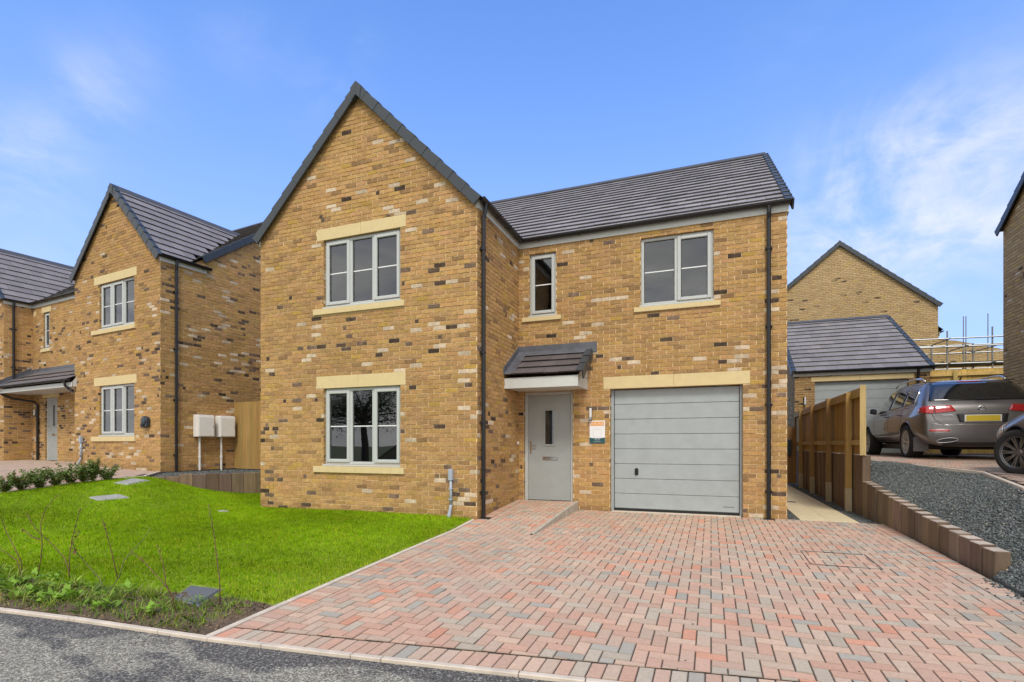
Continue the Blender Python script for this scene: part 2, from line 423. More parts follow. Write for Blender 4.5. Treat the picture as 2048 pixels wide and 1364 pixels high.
def patch(name, poly, zf, mat, step=.25, skirt=-.7, kind='structure'):
    """a piece of terrain: the outline subdivided, filled with a triangle net, and given skirts down to the earth"""
    pts = []
    n = len(poly)
    for i in range(n):
        a, b = poly[i], poly[(i + 1) % n]; k = max(1, int(math.dist(a, b) / step))
        pts += [(a[0] + (b[0] - a[0]) * j / k, a[1] + (b[1] - a[1]) * j / k) for j in range(k)]
    xs = [p[0] for p in poly]; ys = [p[1] for p in poly]
    gx, gy = np.meshgrid(np.arange(min(xs) + step / 2, max(xs), step), np.arange(min(ys) + step / 2, max(ys), step)); gx = gx.ravel(); gy = gy.ravel()
    k = inside(poly, gx, gy); gx, gy = gx[k], gy[k]
    B = np.array(pts); 
    if len(gx):
        d = np.min(np.hypot(gx[:, None] - B[None, :, 0], gy[:, None] - B[None, :, 1]), axis=1); k = d > step * .5; gx, gy = gx[k], gy[k]
    allp = [Vector(p) for p in pts] + [Vector(p) for p in zip(gx, gy)]
    from mathutils.geometry import delaunay_2d_cdt
    V, _, F, *_ = delaunay_2d_cdt(allp, [(i, (i + 1) % len(pts)) for i in range(len(pts))], [], 1, 1e-5)
    X = np.array([v[:] for v in V]); Z = zf(X[:, 0], X[:, 1])
    mb = MB(); mb.v = [(x, y, z) for (x, y), z in zip(X, Z)]
    for f in F:
        mb.f.append(tuple(f)); mb.mi.append(0); mb.uv.append([(0, 0)] * len(f)); mb.c.append((1, 1, 1))
    zb = zf(B[:, 0], B[:, 1])
    for i in range(len(pts)):
        j = (i + 1) % len(pts); (x0, y0), (x1, y1) = pts[i], pts[j]
        mb.poly([(x0, y0, skirt), (x1, y1, skirt), (x1, y1, zb[j]), (x0, y0, zb[i])])
    o = mb.build(name, mat); tag(o, kind=kind)
    return o

# ------------------------------------------------------------------ heights of the ground
def drive_z(x, y):
    x = np.asarray(x, float); y = np.asarray(y, float)
    return -.15 * (np.clip(9.65 - y, 0, 7) / 6.6) ** 1.5
def ramp_z(x, y): return drive_z(x, y) + .15 * np.clip((np.asarray(y, float) - 6.95) / 2.7, 0, 1)
KERB = [(-40, -3.0, .25), (-20, .55, .1), (-12, 1.62, -.03), (-8, 2.16, -.09), (-5.46, 2.48, -.12), (-4.67, 2.575, -.13), (-3.36, 2.68, -.145), (-2.22, 2.81, -.15), (-.69, 3.0, -.15), (2.6, 3.42, -.15), (8, 4.1, -.1), (20, 5.6, 0), (40, 8, .1)]
kx = [p[0] for p in KERB]; kerb_y = lambda x: np.interp(x, kx, [p[1] for p in KERB]); kerb_z = lambda x: np.interp(x, kx, [p[2] for p in KERB])
lawn_z = tps([(-3.44, 2.7, -.152), (-3.46, 4, -.116), (-3.5, 5.2, -.08), (-3.53, 6.4, -.046), (-3.57, 7.6, .015), (-4.8, 7.69, .04), (-6.5, 7.69, .03), (-8.175, 7.69, .02), (-8.175, 9.3, .05), (-9.6, 9.2, .09),
              (-10.1, 8.35, .17), (-10.6, 7.75, .40), (-10.95, 7.45, .55), (-11.15, 6.85, .54), (-10.5, 6.9, .50), (-9.85, 5.9, .29), (-11.0, 5.9, .49), (-10.9, 4.95, .42), (-10.2, 3.5, .25), (-9, 2.4, -.02), (-6.5, 2.5, -.09), (-5.46, 2.55, -.11),
              (-4.4, 2.75, -.12), (-5.4, 4, -.05), (-6.5, 5.5, .02), (-7, 6.8, .02), (-8.3, 6.8, .06), (-8.2, 5, .06), (-6.6, 3.2, -.06), (-8.5, 3.6, .05)])
OL = Vector((-12.373, 8.646, .578)); AL = R(-6.0)                  # the neighbour's local frame
exl = Vector((math.cos(AL), math.sin(AL), 0)); eyl = Vector((-math.sin(AL), math.cos(AL), 0))
right_z = lambda x, y: np.interp(np.asarray(y, float), [3.6, 8.0, 13.4], [-.13, .7475, .95]) + 0 * np.asarray(x, float)
leftp_z = tps([(-10.9, 4.9, .40), (-11.15, 6.85, .53), (-11.3, 7.4, .56), (-12.3, 8.6, .57), (-14, 8.85, .62), (-16.5, 9.1, .68), (-20, 9.5, .70), (-14, 5.5, .50), (-18, 5, .52), (-12, 2.5, .12), (-16, 1.5, .12), (-24, 4, .5), (-11.5, 10, .57)])

# ------------------------------------------------------------------ ground sheets
def quad_sheet(name, x0, x1, y0, y1, z, mat):
    mb = MB(); mb.poly([(x0, y0, z), (x1, y0, z), (x1, y1, z), (x0, y1, z)]); o = mb.build(name, mat); tag(o, kind='structure'); return o
quad_sheet('ground', -400, 400, -400, 400, -.72, 'ground_earth')
rp = [(x, float(kerb_y(x))) for x in kx]
def road_z(x, y): return kerb_z(x) - .017 - .012 * np.clip(kerb_y(x) - np.asarray(y, float), 0, 6)
patch('road', [(p[0], p[1] - .004) for p in rp][::-1] + [(-40, -9), (40, -3)], road_z, 'road_asphalt', .8)
# concrete edging along the road
mb = MB()
fine = np.unique(np.r_[np.linspace(-12, 8, 23), kx[2:11]])
for a, b in zip(fine[:-1], fine[1:]):
    (x0, y0, z0), (x1, y1, z1) = [(x, float(kerb_y(x)), float(kerb_z(x))) for x in (a, b)]
    d = Vector((x1 - x0, y1 - y0, 0)).normalized(); nrm = Vector((-d.y, d.x, 0)) * .046; g = d * .0025
    p0, p1 = Vector((x0, y0, 0)) + g, Vector((x1, y1, 0)) - g
    mb.hexa([p0 + Vector((0, 0, z0 - .3)), p1 + Vector((0, 0, z1 - .3)), p1 + nrm + Vector((0, 0, z1 - .3)), p0 + nrm + Vector((0, 0, z0 - .3)),
             p0 + Vector((0, 0, z0 + .006)), p1 + Vector((0, 0, z1 + .006)), p1 + nrm + Vector((0, 0, z1 + .006)), p0 + nrm + Vector((0, 0, z0 + .006))])
tag(mb.build('road_kerb', 'edging', bevel=.005), kind='structure')

# lawn and soil strip
LAWN = [(-3.478, 3.42), (-3.507, 4.2), (-3.555, 5.5), (-3.595, 6.6), (-3.635, 7.69), (-8.175, 7.69), (-8.175, 9.5), (-9.62, 9.32), (-10.93, 7.44), (-11.12, 6.85), (-10.92, 4.95), (-10.4, 3.55), (-9.4, 3.05), (-6.6, 3.02), (-5.4, 3.1), (-4.58, 3.28), (-3.96, 3.42)]
patch('lawn', LAWN, lawn_z, 'lawn_soil', .22)
SOIL = [(-3.455, 2.74), (-3.478, 3.42), (-3.96, 3.42), (-4.58, 3.28), (-5.4, 3.1), (-6.6, 3.02), (-9.4, 3.05), (-10.4, 3.55), (-11.5, 2.5), (-11.5, 1.76), (-8, 2.225), (-5.46, 2.545), (-4.67, 2.635)]
soil_z = lambda x, y: lawn_z(x, y) - .006 + .012 * np.sin(np.asarray(x) * 9) * np.sin(np.asarray(y) * 11)
patch('soil_verge', SOIL, soil_z, 'soil', .12)

# ------------------------------------------------------------------ block-paved drive
PC = [((.50, .335, .255), 5), ((.52, .325, .245), 3.6), ((.475, .36, .28), 4), ((.44, .375, .30), 2.5), ((.36, .335, .29), 1.2), ((.56, .285, .195), .8), ((.52, .375, .285), 3)]
pcol = [c for c, w in PC]; pw_ = np.array([w for c, w in PC]); pw_ = pw_ / pw_.sum()
def paver_colour(x, y):
    g = .5 + .5 * math.sin(x * 1.7 + 2.2 * math.sin(y * 1.1)) * math.sin(y * 1.4 + x * .6)
    w = pw_ * np.array([1, 1.2 - .5 * g, 1, .55 + g, .5 + 1.1 * g, 1.3 - .9 * g, 1]); w /= w.sum()
    c = np.array(pcol[rng.choice(len(pcol), p=w)]); return tuple(c * np.array((1, .985, .945)) * rng.uniform(.91, 1.09))
LX = lambda y: -3.395 - .185 * (y - 2.66) / 5.03               # left edge of the drive
RX = lambda y: 2.50 + .0 * y
def paver(mb, pts, zf, colour=None, gap=.0022, ch=.0045, jit=None):
    """one block: the outline shrunk by half a joint, a chamfer and a flat top"""
    if len(pts) < 3: return
    P = np.array(pts); area = .5 * abs(np.dot(P[:, 0], np.roll(P[:, 1], 1)) - np.dot(P[:, 1], np.roll(P[:, 0], 1)))
    if area < .0008: return
    c = P.mean(0); d = np.linalg.norm(P - c, axis=1, keepdims=True) + 1e-6
    he = np.abs(P - c).max(0) + 1e-6; O = c + (P - c) * np.clip(1 - gap / he, .3, 1); I = c + (P - c) * np.clip(1 - (gap + ch) / he, .2, 1)
    j = rng.normal(0, .0012) if jit is None else jit
    tx, ty = rng.normal(0, .004, 2)
    zO = zf(O[:, 0], O[:, 1]) - .006 + j; zI = zf(I[:, 0], I[:, 1]) + j + (I - c) @ np.array([tx, ty])
    k = colour or tuple(1.06 * q for q in paver_colour(*c)); n = len(P)
    if .5 * (np.dot(P[:, 0], np.roll(P[:, 1], -1)) - np.dot(P[:, 1], np.roll(P[:, 0], -1))) < 0: O, I, zO, zI = O[::-1], I[::-1], zO[::-1], zI[::-1]
    mb.poly([(*I[i], zI[i]) for i in range(n)], col=k)
    for i in range(n):
        q = (i + 1) % n
        mb.poly([(*O[i], zO[i]), (*O[q], zO[q]), (*I[q], zI[q]), (*I[i], zI[i])], col=tuple(x * .68 for x in k))
U = .0962
def herring(mb, lines, zf, xr, yr, ox=0.0, oy=0.0):
    for i in range(int((xr[0] - ox) / U) - 2, int((xr[1] - ox) / U) + 2):
        for j in range(int((yr[0] - oy) / U) - 2, int((yr[1] - oy) / U) + 2):
            k = (i + j) % 4
            if k == 0: w, h = 2, 1
            elif k == 2: w, h = 1, 2
            else: continue
            x, y = ox + i * U, oy + j * U
            pts = [(x, y), (x + w * U, y), (x + w * U, y + h * U), (x, y + h * U)]
            for a, b in lines:
                pts = clip(pts, a, b)
                if len(pts) < 3: break
            else: paver(mb, pts, zf)
mb = MB()
KA, KB = (-3.4, float(kerb_y(-3.4)) + .275), (2.5, float(kerb_y(2.5)) + .275)
top = 9.63; sl_ = .21
leftline = ((LX(9.6) + sl_, 9.6), (LX(2.6) + sl_, 2.6)); 
# lower field (whole width), then ramp field and garage field
low = [leftline, (KA, KB), ((2.29, 2), (2.29, 10)), ((3, 6.95), (-4, 6.95))]
herring(mb, low, drive_z, (-3.6, 2.4), (2.6, 7.1))
herring(mb, [((LX(9.6) + .21, 9.6), (LX(2.6) + .21, 2.6)), ((-4, 6.95), (3, 6.95)), ((-2.395, 2), (-2.395, 12)), ((3, 9.64), (-4, 9.64))], ramp_z, (-3.7, -2.2), (6.8, 9.7))
herring(mb, [((-2.345, 12), (-2.345, 2)), ((-4, 6.95), (3, 6.95)), ((2.29, 2), (2.29, 10)), ((3, 9.64), (-4, 9.64))], drive_z, (-2.5, 2.4), (6.8, 9.7))
# soldier courses: along the left edge, the road and the right edge
y = 2.9
while y < 9.62:
    p = [(LX(y), y), (LX(y) + .204, y), (LX(y) + .204, y + U), (LX(y), y + U)]
    pts = clip(clip(p, (KA[0], KA[1] - .002), (KB[0], KB[1] - .002)), (3, 9.64), (-4, 9.64))
    paver(mb, pts, ramp_z if y > 6.9 else drive_z); y += U
x = -3.40
while x < 2.3:
    y0, y1 = float(kerb_y(x)), float(kerb_y(x + U)); s0 = .06
    paver(mb, [(x, y0 + s0), (x + U, y1 + s0), (x + U, y1 + .265), (x, y0 + .265)], drive_z); x += U
y = 3.5
while y < 9.6:
    paver(mb, clip([(2.295, y), (2.50, y), (2.50, y + U), (2.295, y + U)], (3, 9.6), (-4, 9.6)), drive_z); y += U
tag(mb.build('block_driveway', 'paver'), kind='structure')
def bed_z(x, y):
    x = np.asarray(x, float); return np.where((x < -2.37) & (np.asarray(y) > 6.95), ramp_z(x, y), drive_z(x, y)) - .0075
mb = MB()
for (x0, x1, yy0, yy1, zf) in [(-3.6, -2.37, 6.95, 9.66, ramp_z), (-2.37, 2.52, 6.95, 9.66, drive_z)]:
    for i in range(12):
        a, b = yy0 + (yy1 - yy0) * i / 12, yy0 + (yy1 - yy0) * (i + 1) / 12
        mb.poly([(x0, a, float(zf(x0, a)) - .009), (x1, a, float(zf(x1, a)) - .009), (x1, b, float(zf(x1, b)) - .009), (x0, b, float(zf(x0, b)) - .009)])
for i in range(30):
    xa, xb = -3.42 + 5.94 * i / 30, -3.42 + 5.94 * (i + 1) / 30
    for j in range(14):
        f = lambda x, t: (x if x > -3.4 else LX(float(kerb_y(x)) + .05 + (6.95 - float(kerb_y(x)) - .05) * t), float(kerb_y(x)) + .05 + (6.95 - float(kerb_y(x)) - .05) * t)
        q = [f(xa, j / 14), f(xb, j / 14), f(xb, (j + 1) / 14), f(xa, (j + 1) / 14)]
        mb.poly([(x, y, float(drive_z(x, y)) - .009) for x, y in q])
tag(mb.build('driveway_bedding', 'joint_sand'), kind='structure')
# concrete edging: left edge of the drive and side of the ramp
mb = MB(); ys = np.linspace(2.72, 7.66, 7)
for a, b in zip(ys[:-1], ys[1:]):
    za, zb = [float(ramp_z(0, q) if q > 6.95 else drive_z(0, q)) + .012 for q in (a, b)]
    mb.hexa([(LX(a) - .052, a, -.5), (LX(a) - .002, a, -.5), (LX(b) - .002, b - .004, -.5), (LX(b) - .052, b - .004, -.5), (LX(a) - .052, a, za), (LX(a) - .002, a, za), (LX(b) - .002, b - .004, zb), (LX(b) - .052, b - .004, zb)])
tag(mb.build('driveway_kerb', 'edging', bevel=.008), kind='structure')
mb = MB(); ys = np.linspace(7.02, 9.63, 4)
for a, b in zip(ys[:-1], ys[1:]):
    za, zb = [float(ramp_z(0, q)) + .022 for q in (a, b)]
    mb.hexa([(-2.393, a, -.3), (-2.343, a, -.3), (-2.343, b - .004, -.3), (-2.393, b - .004, -.3), (-2.393, a, za), (-2.343, a, za), (-2.343, b - .004, zb), (-2.393, b - .004, zb)])
tag(mb.build('ramp_kerb', 'concrete', bevel=.008), kind='structure')
# side path of buff slabs between gravel margins
mb = MB()
for k in range(12):
    y0 = 9.625 + k * .7
    mb.box((1.37, y0, -.2), (1.782, y0 + .697, .004)); mb.box((1.785, y0, -.2), (2.19, y0 + .697, .004))
tag(mb.build('side_path', 'slab', bevel=.003), kind='structure')

# right-hand plateau: gravel bank, neighbour's block drive
EDGE = [(2.62, 14.2), (2.95, 12.6), (3.82, 9.9), (3.43, 7.85), (3.25, 6.0), (3.1, 4.35)]
SLX = lambda y: 2.46 + .10 * (10.5 - y) / 4.0                    # face of the sleeper wall
def sl_top(y): return float(np.interp(y, [4, 6.3, 7.1, 7.8, 8.7, 9.65, 10.4], [-.1, .20, .25, .31, .40, .50, .61]))
bank_z = tps([(SLX(6.5) + .14, 6.5, .10), (SLX(7.1) + .14, 7.1, .19), (SLX(7.8) + .14, 7.8, .26), (SLX(8.7) + .14, 8.7, .35), (SLX(9.65) + .14, 9.65, .44), (SLX(10.4) + .14, 10.4, .55), (2.6, 11.5, .8), (2.6, 14, .95),
              (2.52, 6.1, -.02), (2.5, 5.5, -.055), (2.5, 4.9, -.075), (2.48, 4.2, -.09), (2.48, 3.6, -.11)] + [(x, y, float(right_z(x, y)) - .03) for x, y in EDGE[:-1]] + [(3.1, 4.35, -.02), (3.0, 3.8, -.10)])
BANK = [(2.505, 3.52), (2.505, 6.25), (SLX(6.3) + .10, 6.3), (SLX(8) + .10, 8), (SLX(10.5) + .10, 10.5), (2.56, 18.2)] + [(2.62, 18.2)] + EDGE + [(3.05, 3.62)]
patch('gravel_bank', BANK, bank_z, 'gravel_base', .2)
RPAVE = [(x + .055, y) for x, y in EDGE] + [(3.15, 3.75), (9, 4.4), (9, 24), (2.62, 24), (2.62, 18.4)]
patch('neighbour_driveway', RPAVE[::-1], right_z, 'joint_sand', .8)
mb = MB()
def straight(mb, x0, x1, y0, y1, zf, cond):
    j = 0; y = y0
    while y < y1:
        x = x0 - (U if j % 2 else 0)
        while x < x1:
            if cond(x + U, y + U / 2): paver(mb, [(x, y), (x + 2 * U, y), (x + 2 * U, y + U), (x, y + U)], lambda a, b: zf(a, b) + .008)
            x += 2 * U
        y += U; j += 1
epoly = [(x + .14, y) for x, y in EDGE] + [(3.3, 4.0), (7, 4.4), (7, 18), (2.9, 18)]
straight(mb, 2.7, 6.4, 6.2, 16.4, right_z, lambda x, y: bool(inside(epoly, np.array([x]), np.array([y]))[0]))
tag(mb.build('neighbour_paving', 'paver'), kind='structure')
mb = MB()
for (x0, y0), (x1, y1) in zip(EDGE[:-1], EDGE[1:]):
    z0, z1 = float(right_z(x0, y0)) + .012, float(right_z(x1, y1)) + .012; d = Vector((x1 - x0, y1 - y0, 0)).normalized(); w = Vector((-d.y, d.x, 0)) * .05
    a, b = Vector((x0, y0, 0)), Vector((x1, y1, 0)) - d * .004
    lo, hi = Vector((0, 0, -.25)), Vector((0, 0, 0))
    mb.hexa([a + Vector((0, 0, z0 - .3)), b + Vector((0, 0, z1 - .3)), b + w + Vector((0, 0, z1 - .3)), a + w + Vector((0, 0, z0 - .3)), a + Vector((0, 0, z0)), b + Vector((0, 0, z1)), b + w + Vector((0, 0, z1)), a + w + Vector((0, 0, z0))])
tag(mb.build('neighbour_kerb', 'edging', bevel=.006), kind='structure')

# left-hand plateau: neighbour's drive, gravel margin
LPAVE = [(-10.97, 4.95), (-11.17, 6.85), (-11.05, 7.46), (-12.25, 8.62), (-12.1, 10.6), (-12.3, 13), (-30, 15), (-30, 1), (-16, 1.4), (-12, 2.4), (-10.5, 3.6)]
patch('left_driveway', LPAVE, leftp_z, 'joint_sand', .5)
mb = MB()
lp = [(-11.02, 4.9), (-11.22, 6.85), (-11.4, 7.4), (-12.35, 8.6), (-16.3, 8.98), (-17, 9.8), (-21, 10.2), (-24, 5), (-18, 2.5), (-13, 2.6), (-10.6, 3.6)]
straight(mb, -22, -10.6, 2.4, 10.2, leftp_z, lambda x, y: bool(inside(lp, np.array([x]), np.array([y]))[0]))
for k in range(len(mb.c)): mb.c[k] = tuple(.5 * a + .5 * b for a, b in zip(mb.c[k], (.37, .30, .25)))
tag(mb.build('left_paving', 'paver'), kind='structure')
mb = MB()
for (x0, y0), (x1, y1) in [((-11.02, 6.95), (-11.10, 7.40)), ((-11.10, 7.40), (-12.30, 8.55))]:
    d = Vector((x1 - x0, y1 - y0, 0)).normalized(); w = Vector((d.y, -d.x, 0)) * .05
    z0, z1 = float(leftp_z(x0, y0)[0]) + .035, float(leftp_z(x1, y1)[0]) + .03
    a, b = Vector((x0, y0, 0)), Vector((x1, y1, 0)); mb.hexa([a + Vector((0, 0, z0 - .3)), b + Vector((0, 0, z1 - .3)), b + w + Vector((0, 0, z1 - .3)), a + w + Vector((0, 0, z0 - .3)), a + Vector((0, 0, z0)), b + Vector((0, 0, z1)), b + w + Vector((0, 0, z1)), a + w + Vector((0, 0, z0))])
tag(mb.build('left_kerb', 'edging', bevel=.006), kind='structure')

# ------------------------------------------------------------------ building kit (local frame: +x along the front, +y into the house)
def wall(mb, p, d, L, z0, z1, holes=(), reveal=.11, u0=0.0, m=0, mr=None):
    mr = m if mr is None else mr
    d = Vector((d[0], d[1], 0)).normalized(); n = Vector((d.y, -d.x, 0)); p = Vector((p[0], p[1], 0))
    us = sorted({0.0, L, *[h[0] for h in holes], *[h[1] for h in holes]}); zs = sorted({z0, z1, *[h[2] for h in holes], *[h[3] for h in holes]})
    P = lambda u, z, k=0.0: tuple(p + d * u - n * k + Vector((0, 0, z)))
    for a, b in zip(us[:-1], us[1:]):
        for e, f in zip(zs[:-1], zs[1:]):
            if any(h[0] <= a and b <= h[1] and h[2] <= e and f <= h[3] for h in holes): continue
            mb.poly([P(a, e), P(b, e), P(b, f), P(a, f)], [(u0 + a, e), (u0 + b, e), (u0 + b, f), (u0 + a, f)], m)
    for (a, b, e, f) in holes:
        r = reveal
        mb.poly([P(a, e), P(a, f), P(a, f, r), P(a, e, r)], [(u0 + a, e), (u0 + a, f), (u0 + a - r, f), (u0 + a - r, e)], mr)
        mb.poly([P(b, f), P(b, e), P(b, e, r), P(b, f, r)], [(u0 + b, f), (u0 + b, e), (u0 + b + r, e), (u0 + b + r, f)], mr)
        mb.poly([P(a, f), P(b, f), P(b, f, r), P(a, f, r)], [(u0 + a, f), (u0 + b, f), (u0 + b, f + r), (u0 + a, f + r)], mr)
        mb.poly([P(b, e), P(a, e), P(a, e, r), P(b, e, r)], [(u0 + b, e), (u0 + a, e), (u0 + a, e - r), (u0 + b, e - r)], mr)
def gable(mb, p, d, pts, u0=0.0, m=0):
    d = Vector((d[0], d[1], 0)).normalized(); p = Vector((p[0], p[1], 0))
    mb.poly([tuple(p + d * u + Vector((0, 0, z))) for u, z in pts], [(u0 + u, z) for u, z in pts], m)

BRICK_BASE = np.array((.435, .262, .106))
def brick_skin(mb, p, d, outline, holes=(), u0=0.0, pd=.066, pw=.054, m=1, ends=(True, True)):
    """real bricks standing proud of the mortar: stretcher bond, each one a little irregular. outline: convex (u, z) polygon"""
    d = Vector((d[0], d[1], 0)).normalized(); nr = Vector((d.y, -d.x, 0)); p = Vector((p[0], p[1], 0))
    us = [q[0] for q in outline]; zs = [q[1] for q in outline]; L0, L1 = min(us), max(us)
    P = lambda u, z, k: tuple(p + d * u + nr * k + Vector((0, 0, z)))
    for r in range(math.floor(min(zs) / .075), math.ceil(max(zs) / .075)):
        z0, z1 = r * .075 + .004 + rng.normal(0, .0009), r * .075 + .071 + rng.normal(0, .0009)
        off = (.5 if r % 2 else 0) * .225 + rng.normal(0, .004); k = math.floor((L0 + u0 - off) / .225) - 1
        while k * .225 + off - u0 < L1:
            a, b = k * .225 + off - u0 + .004 + rng.normal(0, .0015), (k + 1) * .225 + off - u0 - .005 + rng.normal(0, .0015); k += 1
            a, b = max(a, L0 - (.005 if ends[0] else 0)), min(b, L1 + (.005 if ends[1] else 0))
            segs = [(a, b, z0, z1)]
            for (ha, hb, hz0, hz1) in holes:
                out = []
                for (x0, x1, y0, y1) in segs:
                    if x1 <= ha or x0 >= hb or y1 <= hz0 + .001 or y0 >= hz1 - .001: out.append((x0, x1, y0, y1)); continue
                    if x0 < ha: out.append((x0, ha, y0, y1))
                    if x1 > hb: out.append((hb, x1, y0, y1))
                    if y0 < hz0: out.append((max(x0, ha), min(x1, hb), y0, hz0))
                    if y1 > hz1: out.append((max(x0, ha), min(x1, hb), hz1, y1))
                segs = out
            for (x0, x1, y0, y1) in segs:
                if x1 - x0 < .018 or y1 - y0 < .012: continue
                pts = [(x0, y0), (x1, y0), (x1, y1), (x0, y1)]
                cx, cz = (x0 + x1) / 2, (y0 + y1) / 2; full = True
                for q in range(len(outline)):
                    A, B = outline[q], outline[(q + 1) % len(outline)]
                    if abs(A[0] - B[0]) > .001 and abs(A[1] - B[1]) > .001:
                        c_ = clip(pts, A, B)
                        if len(c_) != 4 or c_ != pts: full = False
                        pts = c_
                        if len(pts) < 3: break
                if len(pts) < 3: continue
                w = cx + u0; md = .5 + .5 * math.sin(w * 1.9 + 1.7 * math.sin(cz * 2.3 + w * .6)) * math.sin(cz * 2.9 + 1.3 * math.sin(w * 1.3)); md = .12 + 2.3 * md ** 1.8
                md *= float(np.interp(cz, [2.2, 5.2], [1.15, .45]))
                t = rng.random(); cc = BRICK_BASE * rng.uniform(.86, 1.14) * np.array((1, rng.uniform(.95, 1.05), rng.uniform(.88, 1.12))) * (1 + .06 * math.sin(w * .8 + cz * 1.1))
                q_ = rng.random()
                if q_ < .02: cc = np.array((.45, .285, .075)) * rng.uniform(.9, 1.1)
                elif q_ < .08: cc = np.array((.30, .18, .082)) * rng.uniform(.8, 1.15)
                if cz < .13: cc = cc * rng.uniform(.74, .95)                 # splash-stained lowest courses
                cols3 = [cc * rng.uniform(.95, 1.05) for _ in range(3)]
                if t < pd * md:
                    dk = np.array((.088, .060, .042)) * rng.uniform(.6, 2.3); n_ = rng.choice([1, 2, 3, 3, 3]); s_ = rng.integers(0, 4 - n_)
                    for q in range(s_, s_ + n_): cols3[q] = dk * rng.uniform(.8, 1.25)
                elif t > 1 - pw * md:
                    wh = np.array((.64, .52, .375)) * rng.uniform(.78, 1.06); cols3 = [wh * rng.uniform(.85, 1.05) for _ in range(3)]
                pr = .0088 + rng.normal(0, .0018)
                if full:
                    i_ = .003; fx = [x0 + i_, x0 + (x1 - x0) * .34, x0 + (x1 - x0) * .67, x1 - i_]; bx = [x0, fx[1], fx[2], x1]
                    jt = rng.normal(0, .0014, 4); jb = rng.normal(0, .0014, 4); kt = pr + rng.normal(0, .0012, 4); kb = pr + rng.normal(0, .0012, 4)
                    for q in range(3):
                        c = tuple(cols3[q]); T0, T1 = P(fx[q], y1 - i_ + jt[q], kt[q]), P(fx[q + 1], y1 - i_ + jt[q + 1], kt[q + 1]); B0, B1 = P(fx[q], y0 + i_ + jb[q], kb[q]), P(fx[q + 1], y0 + i_ + jb[q + 1], kb[q + 1])
                        mb.poly([B0, B1, T1, T0], m=m, col=c)
                        mb.poly([T0, T1, P(bx[q + 1], y1, -.001), P(bx[q], y1, -.001)], m=m, col=c); mb.poly([P(bx[q], y0, -.001), P(bx[q + 1], y0, -.001), B1, B0], m=m, col=c)
                        if q == 0: mb.poly([P(x0, y0, -.001), B0, T0, P(x0, y1, -.001)], m=m, col=c)
                        if q == 2: mb.poly([B1, P(x1, y0, -.001), P(x1, y1, -.001), T1], m=m, col=c)
                else:
                    c = tuple(cols3[1]); n_ = len(pts); F = [P(u, z, pr) for u, z in pts]; Bk = [P(u, z, -.001) for u, z in pts]
                    mb.poly(F, m=m, col=c)
                    for q in range(n_): mb.poly([Bk[q], Bk[(q + 1) % n_], F[(q + 1) % n_], F[q]], m=m, col=c)

def roof_slope(name, parent, e0, along, up, W, L, gauge=.345, tw=.298, base=(.285, .262, .255), cut=None):
    """interlocking tiles laid course by course; every tile is a thin slab tilted on the one below"""
    e0, al, up = Vector(e0), Vector(along).normalized(), Vector(up).normalized(); nr = al.cross(up)
    mb = MB(); n = math.ceil(L / gauge)
    for k in range(n):
        s0, s1 = k * gauge, min((k + 1) * gauge + .03, L)
        if s1 - s0 < .05: continue
        nt = math.ceil(W / tw) + 1
        for j in range(nt):
            a0 = max(0, (j - (.5 if k % 2 else 0)) * tw); a1 = min(W, (j + 1 - (.5 if k % 2 else 0)) * tw - .003)
            if a1 - a0 < .02: continue
            h = .038 + rng.normal(0, .0016); hb = .005; ds = rng.normal(0, .0025)
            c = tuple(np.array(base) * rng.uniform(.86, 1.13) * (1 + .04 * math.sin(j * .7 + k)))
            P = lambda a, s, hh: tuple(e0 + al * a + up * s + nr * hh)
            if cut and cut(Vector(P((a0 + a1) / 2, s0, 0))): continue
            s0_ = s0 + ds
            if cut: mb.poly([P(a0, s0, -.012), P(a1 + .003, s0, -.012), P(a1 + .003, s1, -.012), P(a0, s1, -.012)], col=(.02, .02, .02))
            mb.poly([P(a0, s0_, h), P(a1, s0_, h), P(a1, s1, hb), P(a0, s1, hb)], col=c)
            mb.poly([P(a0, s0_, h - .026), P(a1, s0_, h - .026), P(a1, s0_, h), P(a0, s0_, h)], col=tuple(x * .32 for x in c))  # darker cut edge, with the shadow line between courses painted into its colour
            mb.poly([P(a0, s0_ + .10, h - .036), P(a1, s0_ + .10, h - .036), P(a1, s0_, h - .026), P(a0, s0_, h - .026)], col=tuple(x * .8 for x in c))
    # underlay so that nothing shows through
    P = lambda a, s, hh: tuple(e0 + al * a + up * s + nr * hh)
    if not cut: mb.poly([P(.01, .02, -.012), P(W - .01, .02, -.012), P(W - .01, L, -.012), P(.01, L, -.012)], col=(.02, .02, .02))
    return mb.build(name, 'roof_tile', parent)
def verge(name, parent, foot, up, L, out, gauge=.345, mat='verge'):
    """dry-verge units up a rake. out: unit vector pointing off the gable"""
    foot, up, out = Vector(foot), Vector(up).normalized(), Vector(out).normalized(); nr = out.cross(up)
    if nr.z < 0: nr = -nr
    mb = MB(); n = math.ceil(L / gauge)
    for k in range(n):
        s0, s1 = k * gauge - .012, min((k + 1) * gauge + .012, L); h0, h1 = .055, .036; w0 = .050 + .007
        a = foot + up * s0; b = foot + up * s1
        for (i0, i1, lo0, hi0, lo1, hi1) in [(.028, w0, -.125, h0, -.118, h1), (-.07, .028, h0 - .012, h0, h1 - .012, h1)]:
            e = .0 if k % 2 else .0015
            mb.hexa([a + out * i0 + nr * lo0, a + out * (i1 + e) + nr * lo0, b + out * (i1 - .006 + e) + nr * lo1, b + out * i0 + nr * lo1,
                     a + out * i0 + nr * hi0, a + out * (i1 + e) + nr * hi0, b + out * (i1 - .006 + e) + nr * hi1, b + out * i0 + nr * hi1])
    return mb.build(name, mat, parent, bevel=.006)
